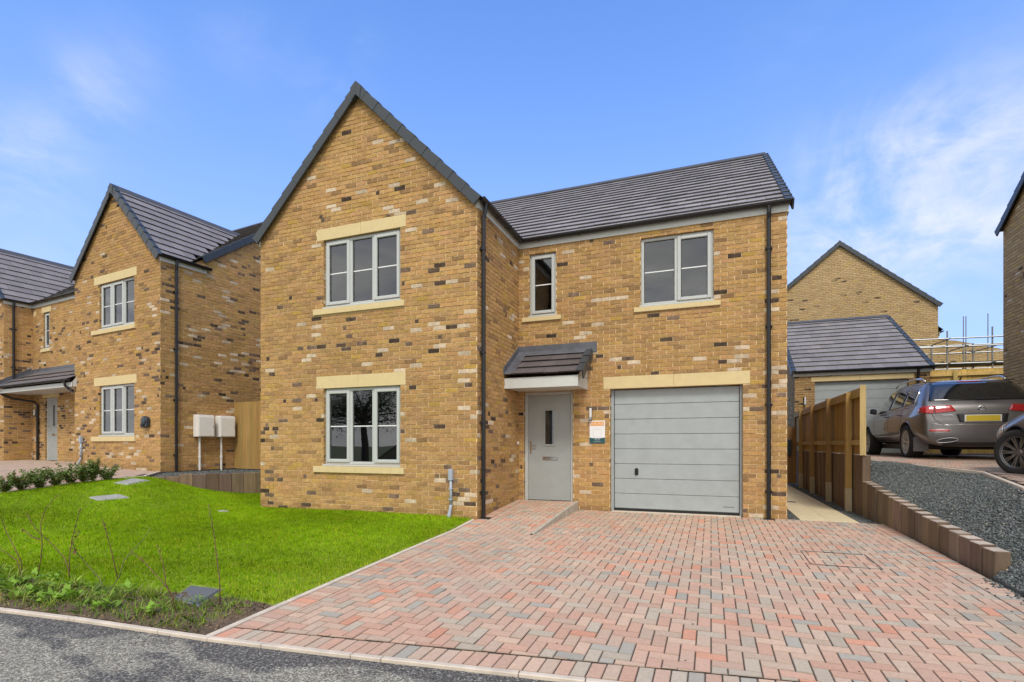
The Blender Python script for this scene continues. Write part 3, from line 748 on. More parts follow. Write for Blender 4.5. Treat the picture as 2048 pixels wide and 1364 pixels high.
def ridge(name, parent, a, b, sl, mat='ridge_tile', seg=.45):
    """ridge tiles as inverted troughs. sl: slope angle"""
    a, b = Vector(a), Vector(b); d = (b - a).normalized(); L = (b - a).length; side = d.cross(Vector((0, 0, 1))).normalized(); mb = MB()
    n = max(1, round(L / seg)); ang = sl
    for k in range(n):
        p, q = a + d * (L * k / n + .003), a + d * (L * (k + 1) / n); lift = .045 + rng.normal(0, .001)
        prof = [(-.13, -.13 * math.tan(ang)), (-.045, -.045 * math.tan(ang) + .022), (0, .026), (.045, -.045 * math.tan(ang) + .022), (.13, -.13 * math.tan(ang))]
        for (x0, z0), (x1, z1) in zip(prof[:-1], prof[1:]):
            A = lambda P, x, z: tuple(P + side * x + Vector((0, 0, z + lift)))
            mb.poly([A(p, x0, z0), A(p, x1, z1), A(q, x1, z1), A(q, x0, z0)])
        mb.poly([tuple(p + side * x + Vector((0, 0, z + lift))) for x, z in prof]); mb.poly([tuple(q + side * x + Vector((0, 0, z + lift))) for x, z in prof][::-1])
    return mb.build(name, mat, parent)
def gutter(name, parent, a, b, out, brackets=.9, r=.056):
    a, b, out = Vector(a), Vector(b), Vector(out).normalized(); mb = MB(); d = (b - a); n = 9
    def ring(p, rr): return [p + out * (rr * math.cos(math.pi * k / (n - 1))) - Vector((0, 0, 1)) * (rr * math.sin(math.pi * k / (n - 1))) for k in range(n)]
    for rr, flip in ((r, False), (r - .006, True)):
        A, B = ring(a, rr), ring(b, rr)
        for k in range(n - 1):
            q = [A[k], A[k + 1], B[k + 1], B[k]]; mb.poly(q if not flip else q[::-1])
    up = Vector((0, 0, .008))
    for p in (a, b): mb.poly(ring(p, r))
    for sgn in (1, -1):
        mb.obox(a + out * (sgn * (r - .003) - .004), d, out * .008, up)
    m = max(1, int(d.length / brackets))
    for k in range(m + 1):
        p = a + d * ((k + .5) / (m + 1)); t = d.normalized() * .035
        A, B = ring(p - t * .5, r + .008), ring(p + t * .5, r + .008)
        for j in range(n - 1): mb.poly([A[j], A[j + 1], B[j + 1], B[j]])
        mb.obox(p - t * .5 - out * (r + .008) - Vector((0, 0, .05)), t, -out * .015, Vector((0, 0, .06)))
    return mb.build(name, 'black_plastic', parent)
def downpipe(name, parent, pts, clips=(), n=Vector((0, -1, 0)), r=.034):
    mb = MB(); mb.tube(pts, r, 10)
    for z in clips:
        p = Vector(pts[-1]); p.z = z; side = n.cross(Vector((0, 0, 1)))
        mb.lathe([(r + .001, -.018), (r + .008, -.018), (r + .008, .018), (r + .001, .018)], p, (0, 0, 1), 10)
        mb.obox(p - side * .055 - Vector((0, 0, .018)) - n * .045, side * .11, n * .04, Vector((0, 0, .036)))
    return mb.build(name, 'black_plastic', parent)

def stone(mb, x0, x1, y0, y1, z0, z1, split=True):
    if split:
        c = (x0 + x1) / 2 + rng.uniform(-.03, .03); mb.box((x0, y0, z0), (c - .003, y1, z1)); mb.box((c + .003, y0, z0), (x1, y1, z1))
        mb.box((c - .004, y0 + .005, z0 + .002), (c + .004, y1, z1 - .002), col=(.3, .3, .3))
    else: mb.box((x0, y0, z0), (x1, y1, z1))

def window(parent, yw, x0, x1, z0, z1, lights, sill=None, lintel=None, room=(2.6, .9), glazing_bar=.5):
    """lights: list of (fraction of width, opens). yw: face of the wall"""
    f = .055; yb = yw + .105; ya = yw + .045; mb = MB()
    mb.box((x0, ya, z0), (x0 + f, yb, z1)); mb.box((x1 - f, ya, z0), (x1, yb, z1))
    mb.box((x0 + f, ya, z1 - f), (x1 - f, yb, z1)); mb.box((x0 + f, ya, z0), (x1 - f, yb, z0 + f))
    mb.box((x0 - .025, yw - .022, z0 - .032), (x1 + .012, yb, z0 - .001))
    W = x1 - x0; xs = [x0]
    for w, _ in lights: xs.append(xs[-1] + w * W)
    for x in xs[1:-1]: mb.box((x - .034, ya, z0 + f), (x + .034, yb, z1 - f))
    win = mb.build('window', 'frame_paint', parent, bevel=.007)
    glass = MB(); bars = MB()
    for i, (w, opens) in enumerate(lights):
        a = xs[i] + (f if i == 0 else .034); b = xs[i + 1] - (f if i == len(lights) - 1 else .034); e, g = z0 + f, z1 - f
        if opens:
            s = MB(); o = .018; t = .062; A, B, E, G = a - o, b + o, e - o, g + o; yf = ya - .022
            s.box((A, yf, E), (A + t, yb - .02, G)); s.box((B - t, yf, E), (B, yb - .02, G)); s.box((A + t, yf, E), (B - t, yb - .02, E + t)); s.box((A + t, yf, G - t), (B - t, yb - .02, G))
            s.build('sash', 'frame_paint', win, bevel=.009); a, b, e, g = A + t, B - t, E + t, G - t; yg = ya + .016
        else: yg = ya + .034
        glass.poly([(a - .01, yg, e - .01), (b + .01, yg, e - .01), (b + .01, yg, g + .01), (a - .01, yg, g + .01)])
        zm = e + (g - e) * glazing_bar + (0 if not opens else .0)
        bars.box((a - .005, yg - .006, zm - .0095), (b + .005, yg + .012, zm + .0095))
        gk = MB(); q = .009
        for (p, r_) in (((a, yg - .006, e), (a + q, yg + .004, g)), ((b - q, yg - .006, e), (b, yg + .004, g)), ((a + q, yg - .006, e), (b - q, yg + .004, e + q)), ((a + q, yg - .006, g - q), (b - q, yg + .004, g))): gk.box(p, r_)
        gk.build('gasket', 'rubber', win)
    glass.build('pane', 'window_glass', win)
    bars.build('glazing_bar', 'astragal', win)
    # plastered reveal and a plain room behind
    D, mg = room; r = MB(); ra, rb, rz0, rz1, y1 = x0 - mg, x1 + mg, z0 - .85, z1 + .18, yb + .16
    for (a, b, c, d) in ((x0 + .01, z0 + .01, x0 + .01, z1 - .01), (x1 - .01, z1 - .01, x1 - .01, z0 + .01), (x0 + .01, z1 - .01, x1 - .01, z1 - .01), (x1 - .01, z0 + .01, x0 + .01, z0 + .01)):
        r.poly([(a, yb + .001, b), (c, yb + .001, d), (c, y1, d), (a, y1, b)])
    F = lambda x, y, z: (x, y, z)
    r.poly([F(ra, y1, rz0), F(ra, y1, rz1), F(ra, y1 + D, rz1), F(ra, y1 + D, rz0)]); r.poly([F(rb, y1, rz0), F(rb, y1 + D, rz0), F(rb, y1 + D, rz1), F(rb, y1, rz1)])
    r.poly([F(ra, y1 + D, rz0), F(ra, y1 + D, rz1), F(rb, y1 + D, rz1), F(rb, y1 + D, rz0)]); r.poly([F(ra, y1, rz1), F(rb, y1, rz1), F(rb, y1 + D, rz1), F(ra, y1 + D, rz1)])
    r.poly([F(ra, y1, rz0), F(rb, y1, rz0), F(rb, y1 + D, rz0), F(ra, y1 + D, rz0)], m=1)
    for (p, q, s_, t_) in ((ra, x0 + .01, rz0, rz1), (x1 - .01, rb, rz0, rz1), (x0 + .01, x1 - .01, rz0, z0 + .01), (x0 + .01, x1 - .01, z1 - .01, rz1)):
        r.poly([(p, y1, s_), (q, y1, s_), (q, y1, t_), (p, y1, t_)])
    r.build('interior', ['interior', 'interior_floor'], win)
    if sill:
        s = MB(); stone(s, sill[0], sill[1], yw - .045, yw + .06, sill[2], sill[3], split=sill[4] if len(sill) > 4 else True); s.build('sill', 'cast_stone', win, bevel=.006)
    if lintel:
        s = MB(); stone(s, lintel[0], lintel[1], yw - .012, yw + .10, lintel[2], lintel[3]); s.build('lintel', 'cast_stone', win, bevel=.004)
    return win

def front_door(parent, yw, x0, x1, z0, z1, detail=True):
    y0 = yw + .05; mb = MB(); f = .06
    mb.box((x0, y0, z0), (x0 + f, y0 + .07, z1)); mb.box((x1 - f, y0, z0), (x1, y0 + .07, z1)); mb.box((x0 + f, y0, z1 - f), (x1 - f, y0 + .07, z1))
    mb.box((x0 + f, y0 - .01, z0), (x1 - f, y0 + .07, z0 + .022), m=1)
    fr = mb.build('door_frame', ['frame_paint', 'chrome'], parent, bevel=.006)
    a, b, e, g = x0 + f + .006, x1 - f - .006, z0 + .026, z1 - f - .006; yd = y0 + .016; w = b - a
    gx0, gx1, gz0, gz1 = a + w * .38, a + w * .635, z0 + 1.09, z0 + 1.79
    d = MB()
    for (p, q, s, t) in ((a, gx0, e, g), (gx1, b, e, g), (gx0, gx1, e, gz0), (gx0, gx1, gz1, g)): d.box((p, yd, s), (q, yd + .045, t))
    door = d.build('door', 'door_paint', parent)
    t = MB()
    k = .022
    for (p, q, s, u) in ((gx0 - k, gx0 + k, gz0 - k, gz1 + k), (gx1 - k, gx1 + k, gz0 - k, gz1 + k), (gx0 + k, gx1 - k, gz0 - k, gz0 + k), (gx0 + k, gx1 - k, gz1 - k, gz1 + k)): t.box((p, yd - .012, s), (q, yd + .03, u))
    t.build('glazing_trim', 'door_paint', door, bevel=.006)
    t = MB(); t.poly([(gx0, yd + .014, gz0), (gx1, yd + .014, gz0), (gx1, yd + .014, gz1), (gx0, yd + .014, gz1)]); t.build('pane', 'window_glass', door)
    t = MB(); t.box((gx0 - .1, yd + .3, gz0 - .3), (gx1 + .3, yd + .32, gz1 + .2)); t.build('interior', 'interior', door)
    t = MB(); t.box((a + .30 * w / .86, yd - .012, z0 + .80), (a + .61 * w / .86, yd - .0005, z0 + .868), m=0); t.box((a + .318 * w / .86, yd - .020, z0 + .815), (a + .592 * w / .86, yd - .0125, z0 + .853), m=0); t.build('letterbox', 'chrome', door, bevel=.004)
    t = MB(); hx = a + .055
    t.box((hx - .016, yd - .01, z0 + .93), (hx + .016, yd - .0005, z0 + 1.17)); t.tube([(hx, yd - .005, z0 + 1.08), (hx, yd - .05, z0 + 1.08), (hx + .03, yd - .055, z0 + 1.08), (hx + .125, yd - .055, z0 + 1.078)], .0095, 8); t.build('handle', 'chrome', door, bevel=.003)
    return door
def wall_lamp(parent, x, yw, z0, z1):
    mb = MB(); yw -= .010; mb.box((x - .03, yw - .022, z0), (x + .03, yw - .0005, z1), m=0)
    mb.lathe([(0, 0), (.026, 0), (.026, z1 - z0 - .02), (0, z1 - z0 - .02)], (x + .006, yw - .052, z0 + .01), (0, 0, 1), 14, m=1)
    mb.box((x - .022, yw - .082, z0 - .004), (x + .034, yw - .022, z0 + .05), m=2)
    return mb.build('wall_lamp', ['black_plastic', 'white_plastic', 'grey_metal'], parent, bevel=.003)
def sale_sign(loc, rz, label, band, words, group):
    t = thing('sale_sign', label, 'sign', loc, rz, group)
    w, h = .292, .428; mb = MB(); mb.box((-w / 2, -.006, 0), (w / 2, 0, h), m=0); mb.build('panel', 'sign_white', t, bevel=.002)
    mb = MB(); mb.box((-w / 2 + .018, -.0075, h - .098), (w / 2 - .018, -.0061, h - .02)); mb.build('header_band', band, t)
    mb = MB(); n = 12; pts = [(-w / 2 + .001, -.0075, .001), (w / 2 - .001, -.0075, .001)] + [(w / 2 - .001 - (w - .002) * k / n, -.0075, .112 - .016 * math.sin(math.pi * k / n)) for k in range(n + 1)]
    mb.poly(pts); mb.poly([(x, -.0061, z) for x, y, z in pts][::-1]); mb.build('footer_band', 'sign_teal', t)
    mb = MB(); r, hw, z0, z1 = .018, .075, .122, .272
    path = []
    for cx, cz, a0 in ((hw - r, z1 - r, 0), (-hw + r, z1 - r, 90), (-hw + r, z0 + r, 180), (hw - r, z0 + r, 270)): path += [(cx + r * math.cos(R(a0 + k * 22.5)), -.0066, cz + r * math.sin(R(a0 + k * 22.5))) for k in range(5)]
    mb.tube(path + [path[0], path[1]], .0018, 6); mb.build('outline', 'sign_line', t)
    if words: text_mesh('lettering', words, .056, (0, -.0078, h - .06), (R(90), 0, 0), 'sign_white', t, .0004)
    mb = MB(); 
    for a in (-40, -20, 20, 40): mb.obox((-.004 + a * .0006, -.0085, .058), (.008, 0, 0), (0, .0005, 0), (a * .0006, 0, .028))
    mb.box((-.07, -.0085, .032), (.07, -.0078, .037)); mb.build('emblem', 'sign_line', t)
    return t

# ------------------------------------------------------------------ the main house
H = thing('brick_house', 'detached buff brick house with grey garage door and tall front gable in the middle', 'house', (-3.556, 7.69, 0))
W_, P_ = 4.62, 1.96; RXm = 4.73; DEP = 10.35; EV = 5.22; T45 = math.tan(R(45.2)); T35 = math.tan(R(35))
mb = MB(); loc = lambda X: X + 3.556
winL = (loc(-6.655), loc(-5.008), .872, 2.262); winU = (loc(-6.655), loc(-5.008), 3.755, 4.985)
win2 = (loc(-1.194), loc(.041), 3.755, 4.975); winS = (loc(-3.33), loc(-2.79), 3.755, 4.96)
gd = (loc(-1.750), loc(.506), -.02, 2.262); fd = (loc(-3.446), loc(-2.455), .13, 2.262)
wall(mb, (-W_, 0), (1, 0), W_, -.4, EV, [(h[0] + W_, h[1] + W_, h[2], h[3]) for h in (winL, winU)], m=2, mr=0)
gable(mb, (-W_, 0), (1, 0), [(0, EV), (W_, EV), (W_ / 2, EV + W_ / 2 * T45)], m=2)
wall(mb, (0, 0), (0, 1), P_, -.4, EV, u0=W_, m=2)
wall(mb, (0, P_), (1, 0), RXm, -.4, EV, [winS, win2, gd, fd], u0=W_ + P_ + .06, reveal=.12, m=2, mr=0)
wall(mb, (RXm, P_), (0, 1), 8.4, -.4, EV, u0=20.1); gable(mb, (RXm, P_), (0, 1), [(0, EV), (8.4, EV), (4.2, EV + 4.2 * T35)], u0=20.1)
wall(mb, (RXm, DEP), (-1, 0), RXm + W_, -.4, EV, u0=31); wall(mb, (-W_, DEP), (0, -1), DEP, -.4, EV, u0=42)
gable(mb, (-W_, DEP), (0, -1), [(0, EV), (8.4, EV), (4.2, EV + 4.2 * T35)], u0=42)
GB = lambda w_, h_, tn: [(0, -.4), (w_, -.4), (w_, h_), (w_ / 2, h_ + w_ / 2 * tn), (0, h_)]
RB = lambda w_, h_: [(0, -.4), (w_, -.4), (w_, h_), (0, h_)]
def inset(h, dx, lint=None): return h
STONES = lambda off, *q: [(a + off, b + off, c, d_) for a, b, c, d_ in q]
stL = [(loc(-6.868), loc(-4.922), .722, .842), (loc(-6.82), loc(-4.902), 2.262, 2.490), (loc(-6.868), loc(-4.915), 3.614, 3.724), (loc(-6.81), loc(-4.895), 4.985, 5.202)]
brick_skin(mb, (-W_, 0), (1, 0), GB(W_, EV, T45), STONES(W_, winL, winU, *stL))
brick_skin(mb, (0, 0), (0, 1), RB(P_, EV), u0=W_, ends=(True, False))
stM = [(loc(-1.873), loc(.619), 2.264, 2.492), (loc(-1.309), loc(.158), 3.632, 3.724), (loc(-3.475), loc(-2.68), 3.632, 3.724)]
brick_skin(mb, (0, P_), (1, 0), RB(RXm, EV), [winS, win2, gd, fd] + stM, u0=W_ + P_ + .06, ends=(False, True))
mb.build('wall', ['buff_brick', 'brick_face', 'mortar'], H)
# roofs
e = .07                                                            # eaves overhang
wl = (W_ / 2 + e) / math.cos(R(45.2)); zr = EV + (W_ / 2) * T45
ze = EV - e * T45 + .045
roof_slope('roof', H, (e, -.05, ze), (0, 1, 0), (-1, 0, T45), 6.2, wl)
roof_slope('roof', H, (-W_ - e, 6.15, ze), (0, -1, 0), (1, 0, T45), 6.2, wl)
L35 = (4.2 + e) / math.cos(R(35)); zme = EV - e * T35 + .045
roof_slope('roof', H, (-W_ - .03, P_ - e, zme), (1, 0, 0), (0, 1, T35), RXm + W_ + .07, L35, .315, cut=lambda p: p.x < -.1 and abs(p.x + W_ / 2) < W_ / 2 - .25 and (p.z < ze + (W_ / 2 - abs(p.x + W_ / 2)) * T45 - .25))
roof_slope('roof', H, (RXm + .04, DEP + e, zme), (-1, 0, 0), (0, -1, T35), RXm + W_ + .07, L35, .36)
verge('verge', H, (e + .0, -.05, ze), (-1, 0, T45), wl - .06, (0, -1, 0)); verge('verge', H, (-W_ - e, -.05, ze), (1, 0, T45), wl - .06, (0, -1, 0))
verge('verge', H, (RXm + .04, P_ - e, zme), (0, 1, T35), L35 - .02, (1, 0, 0), .315); verge('verge', H, (RXm + .04, DEP + e, zme), (0, -1, T35), L35 - .02, (1, 0, 0), .36)
verge('verge', H, (-W_ - .03, P_ - e, zme), (0, 1, T35), L35 - .02, (-1, 0, 0), .36)
ridge('ridge_tiles', H, (-W_ / 2, -.05, zr + .045), (-W_ / 2, 5.2, zr + .045), R(45.2))
ridge('ridge_tiles', H, (-W_, P_ + 4.2, EV + 4.2 * T35 + .045), (RXm + .04, P_ + 4.2, EV + 4.2 * T35 + .045), R(35))
mb = MB(); zc = zr + .045
for sgn in (1, -1):                                                # the apex cap of the gable
    mb.hexa([(-W_ / 2, -.117, zc - .17), (-W_ / 2 + sgn * .085, -.117, zc - .255), (-W_ / 2 + sgn * .085, -.02, zc - .255), (-W_ / 2, -.02, zc - .17), (-W_ / 2, -.117, zc + .075), (-W_ / 2 + sgn * .115, -.117, zc - .03), (-W_ / 2 + sgn * .115, .02, zc - .03), (-W_ / 2, .02, zc + .075)])
mb.build('verge_cap', 'verge', H, bevel=.006)
# fascias, gutters and downpipes
mb = MB(); mb.box((.002, -.012, 5.085), (.03, P_ - .032, 5.245)); mb.box((-.02, -.014, 5.10), (.0295, -.0125, 5.27)); mb.build('fascia', 'white_board', H)
mb = MB(); mb.box((.03, P_ - .032, 5.085), (RXm + .01, P_ - .002, 5.245)); mb.box((RXm + .004, P_ - .04, 5.07), (RXm + .028, P_ + .16, 5.25)); mb.build('fascia', 'white_board', H)
mb = MB(); mb.box((-W_ - .03, -.012, 5.085), (-W_ - .002, P_, 5.245)); mb.build('fascia', 'white_board', H)
gutter('gutter', H, (.092, -.04, 5.235), (.092, P_ - .10, 5.225), (1, 0, 0), .55)
gutter('gutter', H, (.05, P_ - .094, 5.232), (RXm + .045, P_ - .094, 5.24), (0, -1, 0), .85)
downpipe('downpipe', H, [(.095, .13, 5.19), (.085, .13, 5.05), (.06, .13, 4.95), (.06, .13, .03)], (4.45, 2.75, 1.6, .45), Vector((1, 0, 0)))
xp = loc(.898); downpipe('downpipe', H, [(xp, P_ - .096, 5.19), (xp, P_ - .09, 5.08), (xp, P_ - .06, 4.98), (xp, P_ - .06, -.03)], (4.5, 3.2, 1.9, .45))
# windows
window(H, 0, *winL, [(.345, True), (.30, False), (.355, True)], sill=(loc(-6.868), loc(-4.922), .726, .838), lintel=(loc(-6.82), loc(-4.902), 2.263, 2.488))
window(H, 0, *winU, [(.345, True), (.30, False), (.355, True)], sill=(loc(-6.868), loc(-4.915), 3.618, 3.72), lintel=(loc(-6.81), loc(-4.895), 4.987, 5.20))
window(H, P_, *win2, [(.5, False), (.5, True)], sill=(loc(-1.309), loc(.158), 3.636, 3.72, False))
window(H, P_, *winS, [(1.0, True)], sill=(loc(-3.475), loc(-2.68), 3.636, 3.72, False), room=(2.2, .15))
# front door and garage door
front_door(H, P_ + .01, *fd)
mb = MB(); stone(mb, loc(-1.873), loc(.619), P_ - .012, P_ + .1, 2.266, 2.49); mb.build('lintel', 'cast_stone', H, bevel=.004)
gx0, gx1 = gd[0], gd[1]; mb = MB(); yf = P_ + .10
mb.box((gx0, yf, -.02), (gx0 + .055, yf + .08, 2.262)); mb.box((gx1 - .042, yf, -.02), (gx1, yf + .08, 2.262)); mb.box((gx0 + .05, yf + .05, 2.2565), (gx1 - .04, yf + .079, 2.2615)); gf = mb.build('garage_frame', 'garage_paint', H, bevel=.004)
mb = MB(); sec = (2.255 - .052) / 8; a, b = gx0 + .062, gx1 - .050
for k in range(8): 
    z0 = .052 + k * sec; tilt = .0
    mb.box((a, yf + .022, z0 + .0045), (b, yf + .06, z0 + sec - .0045))
    mb.box((a, yf + .03, z0 - .0045), (b, yf + .055, z0 + .0045))
gdoor = mb.build('garage_door', 'garage_paint', H, bevel=.005)
mb = MB(); mb.box((a, yf + .018, .008), (b, yf + .062, .048)); mb.box((a - .0065, yf + .01, .02), (a - .0005, yf + .06, 2.25)); mb.box((b + .0005, yf + .01, .02), (b + .0065, yf + .06, 2.25)); mb.box((a, yf + .02, 2.2555), (b, yf + .06, 2.2615)); mb.build('seal', 'rubber', gdoor)
mb = MB(); hx, hz = loc(-1.282), .735
mb.lathe([(0, 0), (.034, 0), (.034, .012), (.026, .018), (0, .018)], (hx, yf + .022, hz + .035), (0, -1, 0), 16); mb.lathe([(0, 0), (.034, 0), (.034, .012), (.026, .018), (0, .018)], (hx, yf + .022, hz - .035), (0, -1, 0), 16)
mb.box((hx - .033, yf + .006, hz - .035), (hx + .033, yf + .0215, hz + .035)); mb.box((hx - .012, yf - .016, hz - .045), (hx + .012, yf + .003, hz + .035)); mb.build('handle', 'black_plastic', gdoor, bevel=.003)
text_mesh('lettering', 'HÖRMANN', .034, (gx1 - .22, yf + .0214, .145), (R(90), 0, 0), 'trim_black', gdoor, .0005)
mb = MB(); mb.box((gx0 + .03, P_ - .03, -.06), (gx1 - .03, yf + .10, .006)); mb.build('threshold', 'edging', H, bevel=.004)
# canopy over the front door
cx0, cx1, yF = .002, loc(-2.168), P_ - .78; zt, zb, zf0, zf1 = 3.02, 2.50, 2.262, 2.452
sl = math.atan2(zt - zb, .80); c = MB()
c.box((cx0 + .005, yF, zf0), (cx1, yF + .022, zf1)); c.box((cx1 - .022, yF + .022, zf0), (cx1, P_ - .002, zf1))
c.poly([(cx1, yF + .022, zf1), (cx1, P_ - .002, zf1), (cx1, P_ - .002, zt - .06)]); c.poly([(cx1 - .02, yF + .022, zf1), (cx1 - .02, P_ - .002, zt - .06), (cx1 - .02, P_ - .002, zf1)])
can = c.build('canopy', 'white_board', H, bevel=0)
c = MB(); c.box((cx0 + .005, yF + .022, zf0 + .012), (cx1 - .022, P_ - .002, zf0 + .03)); c.build('soffit', 'white_board', can)
c = MB()
for z in (zf1 + .015, zf1 + .17, zf1 + .325):
    yy = P_ - .002 - (zt - .06 - z) / math.tan(sl)
    c.box((cx1 + .0005, max(yy, yF + .03), z - .003), (cx1 + .0035, P_ - .004, z + .003))
c.build('board_joint', 'trim_black', can)
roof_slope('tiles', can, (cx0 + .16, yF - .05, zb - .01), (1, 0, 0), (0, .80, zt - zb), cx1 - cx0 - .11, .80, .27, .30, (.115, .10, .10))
c = MB(); ca = Vector((0, .80, zt - zb)).normalized(); nr = Vector((1, 0, 0)).cross(ca)
o = Vector((cx0 + .002, yF - .055, zb + .012)); c.obox(o, Vector((.20, 0, 0)), ca * .97, nr * .012)                       # lead soaker by the side wall
c.obox(Vector((cx0 + .003, yF - .06, zb + .01)), Vector((.016, 0, 0)), ca * .99, Vector((0, 0, .13)))
for k in range(7):                                                  # stepped flashing let into the brick courses
    y0 = yF + .02 + k * .115; z0 = zb + .03 + (y0 - yF) * math.tan(sl)
    c.poly([(cx0 + .0195, y0, z0 + .08), (cx0 + .0195, y0 + .11, z0 + .08), (cx0 + .0195, y0 + .03, z0 + .165)])
c.obox(Vector((cx0 + .006, P_ - .024, zt - .05)), Vector((cx1 - cx0 + .17, 0, 0)), Vector((0, .022, 0)), Vector((0, 0, .195)))
c.obox(Vector((cx0 + .01, P_ - .175, zt - .078)), Vector((cx1 - cx0 + .06, 0, 0)), ca * .195, nr * .012); c.build('lead_flashing', 'lead', can, bevel=.003)
verge('verge', can, (cx1 + .05, yF - .05, zb - .01), (0, .80, zt - zb), .93, (1, 0, 0), .31)
wall_lamp(H, loc(-2.11), P_, 1.70, 1.925)
c = MB(); c.box((.0005, P_ - .09, 1.235), (.028, P_ - .05, 1.295)); c.build('doorbell', 'white_plastic', H, bevel=.004)
sale_sign((-1.984, 9.65 - .014, 1.255), 0, 'white and teal FOR SALE sign with an orange header beside the garage door', 'sign_orange', 'FOR SALE', 'for sale signs on the house walls')

# ------------------------------------------------------------------ the neighbour on the left
N = thing('brick_house', 'neighbouring buff brick house on the left with narrow gable and meter boxes on its flank', 'house', OL, AL)
W2 = 4.02; RC = .72; FX = -8.42; T2 = math.tan(R(45.5)); EV2 = 5.2
mb = MB(); wl2 = (-2.75, -1.105, .895, 2.195); wu2 = (-2.75, -1.105, 3.70, 4.88); ws2 = (-7.70, -7.30, 3.72, 4.86); d2 = (-7.62, -6.80, .13, 2.14)
wall(mb, (-W2, 0), (1, 0), W2, -.6, EV2, [(h[0] + W2, h[1] + W2, h[2], h[3]) for h in (wl2, wu2)], u0=60, m=2, mr=0)
gable(mb, (-W2, 0), (1, 0), [(0, EV2), (W2, EV2), (W2 / 2, EV2 + W2 / 2 * T2)], u0=60, m=2)
T36 = math.tan(R(36.5)); D2 = 8.6
wall(mb, (0, 0), (0, 1), RC + D2, -.6, EV2, u0=60 + W2, m=2); gable(mb, (0, RC), (0, 1), [(0, EV2), (D2, EV2), (D2 / 2, EV2 + D2 / 2 * T36)], u0=60 + W2 + RC, m=2)
wall(mb, (FX, RC), (1, 0), -W2 - FX, -.6, EV2, [(h[0] - FX, h[1] - FX, h[2], h[3]) for h in (ws2, d2)], u0=80, m=2, mr=0)
wall(mb, (FX, 0), (0, 1), RC, -.6, EV2, u0=90, m=2); wall(mb, (FX - W2, 0), (1, 0), W2, -.6, EV2, u0=95); gable(mb, (FX - W2, 0), (1, 0), [(0, EV2), (W2, EV2), (W2 / 2, EV2 + W2 / 2 * T2)], u0=95)
wall(mb, (-W2, RC), (0, -1), RC, -.6, EV2, u0=100)
wall(mb, (0, RC + D2), (-1, 0), -FX + W2, -.6, EV2, u0=110); wall(mb, (FX - W2, RC + D2), (0, -1), RC + D2, -.6, EV2, u0=130)
brick_skin(mb, (-W2, 0), (1, 0), GB(W2, EV2, T2), STONES(W2, wl2, wu2, (-3.1, -1.03, .731, .864), (-3.01, -1.0, 2.196, 2.422), (-3.1, -1.03, 3.556, 3.674), (-3.01, -1.0, 4.881, 5.102)), u0=60, pd=.08, pw=.06)
brick_skin(mb, (0, 0), (0, 1), [(0, -.1), (RC + D2, -.1), (RC + D2, EV2), (0, EV2)], u0=60 + W2, pd=.095, pw=.06)
brick_skin(mb, (0, RC), (0, 1), [(0, EV2), (D2, EV2), (D2 / 2, EV2 + D2 / 2 * T36)], u0=60 + W2 + RC, pd=.10, pw=.05)
brick_skin(mb, (FX, RC), (1, 0), [(0, -.1), (-W2 - FX, -.1), (-W2 - FX, EV2), (0, EV2)], STONES(-FX, ws2, d2, (-7.82, -7.20, 3.596, 3.694), (-7.80, -7.20, 4.861, 5.042), (-7.74, -6.7, 2.141, 2.282)), u0=80, pd=.10, pw=.06, ends=(False, False))
brick_skin(mb, (FX, 0), (0, 1), [(0, -.1), (RC, -.1), (RC, EV2), (0, EV2)], u0=90, pd=.10, pw=.05, ends=(True, False))
brick_skin(mb, (FX - 1.2, 0), (1, 0), [(0, -.1), (1.2, -.1), (1.2, EV2), (0, EV2)], u0=97.8, pd=.10, pw=.05)
mb.build('wall', ['buff_brick_far', 'brick_face', 'mortar'], N)
wl_ = (W2 / 2 + e) / math.cos(R(45.5)); zE = EV2 - e * T2 + .045; zR = EV2 + W2 / 2 * T2
tile2 = (.225, .202, .196)
cutw = lambda p: p.y > .95 and p.z < zM0 + (p.y - RC + e) * T36 - .12
zM0 = EV2 - e * math.tan(R(36.5)) + .045
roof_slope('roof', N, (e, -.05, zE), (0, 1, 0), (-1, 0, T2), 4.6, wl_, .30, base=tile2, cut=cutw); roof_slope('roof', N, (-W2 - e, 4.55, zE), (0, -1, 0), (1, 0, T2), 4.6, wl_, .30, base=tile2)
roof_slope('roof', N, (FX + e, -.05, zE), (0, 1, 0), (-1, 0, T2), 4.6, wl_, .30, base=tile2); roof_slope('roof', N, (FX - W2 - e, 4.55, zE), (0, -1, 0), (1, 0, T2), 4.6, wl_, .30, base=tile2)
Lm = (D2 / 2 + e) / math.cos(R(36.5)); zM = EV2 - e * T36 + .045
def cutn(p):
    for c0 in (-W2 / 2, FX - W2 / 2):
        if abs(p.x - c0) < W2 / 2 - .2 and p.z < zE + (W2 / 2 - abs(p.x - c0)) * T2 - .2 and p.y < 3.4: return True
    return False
roof_slope('roof', N, (FX - W2, RC - e, zM), (1, 0, 0), (0, 1, T36), -FX + W2 + .05, Lm, .30, base=tile2, cut=cutn); roof_slope('roof', N, (.05, RC + D2 + e, zM), (-1, 0, 0), (0, -1, T36), -FX + W2 + .05, Lm, .36, base=tile2)
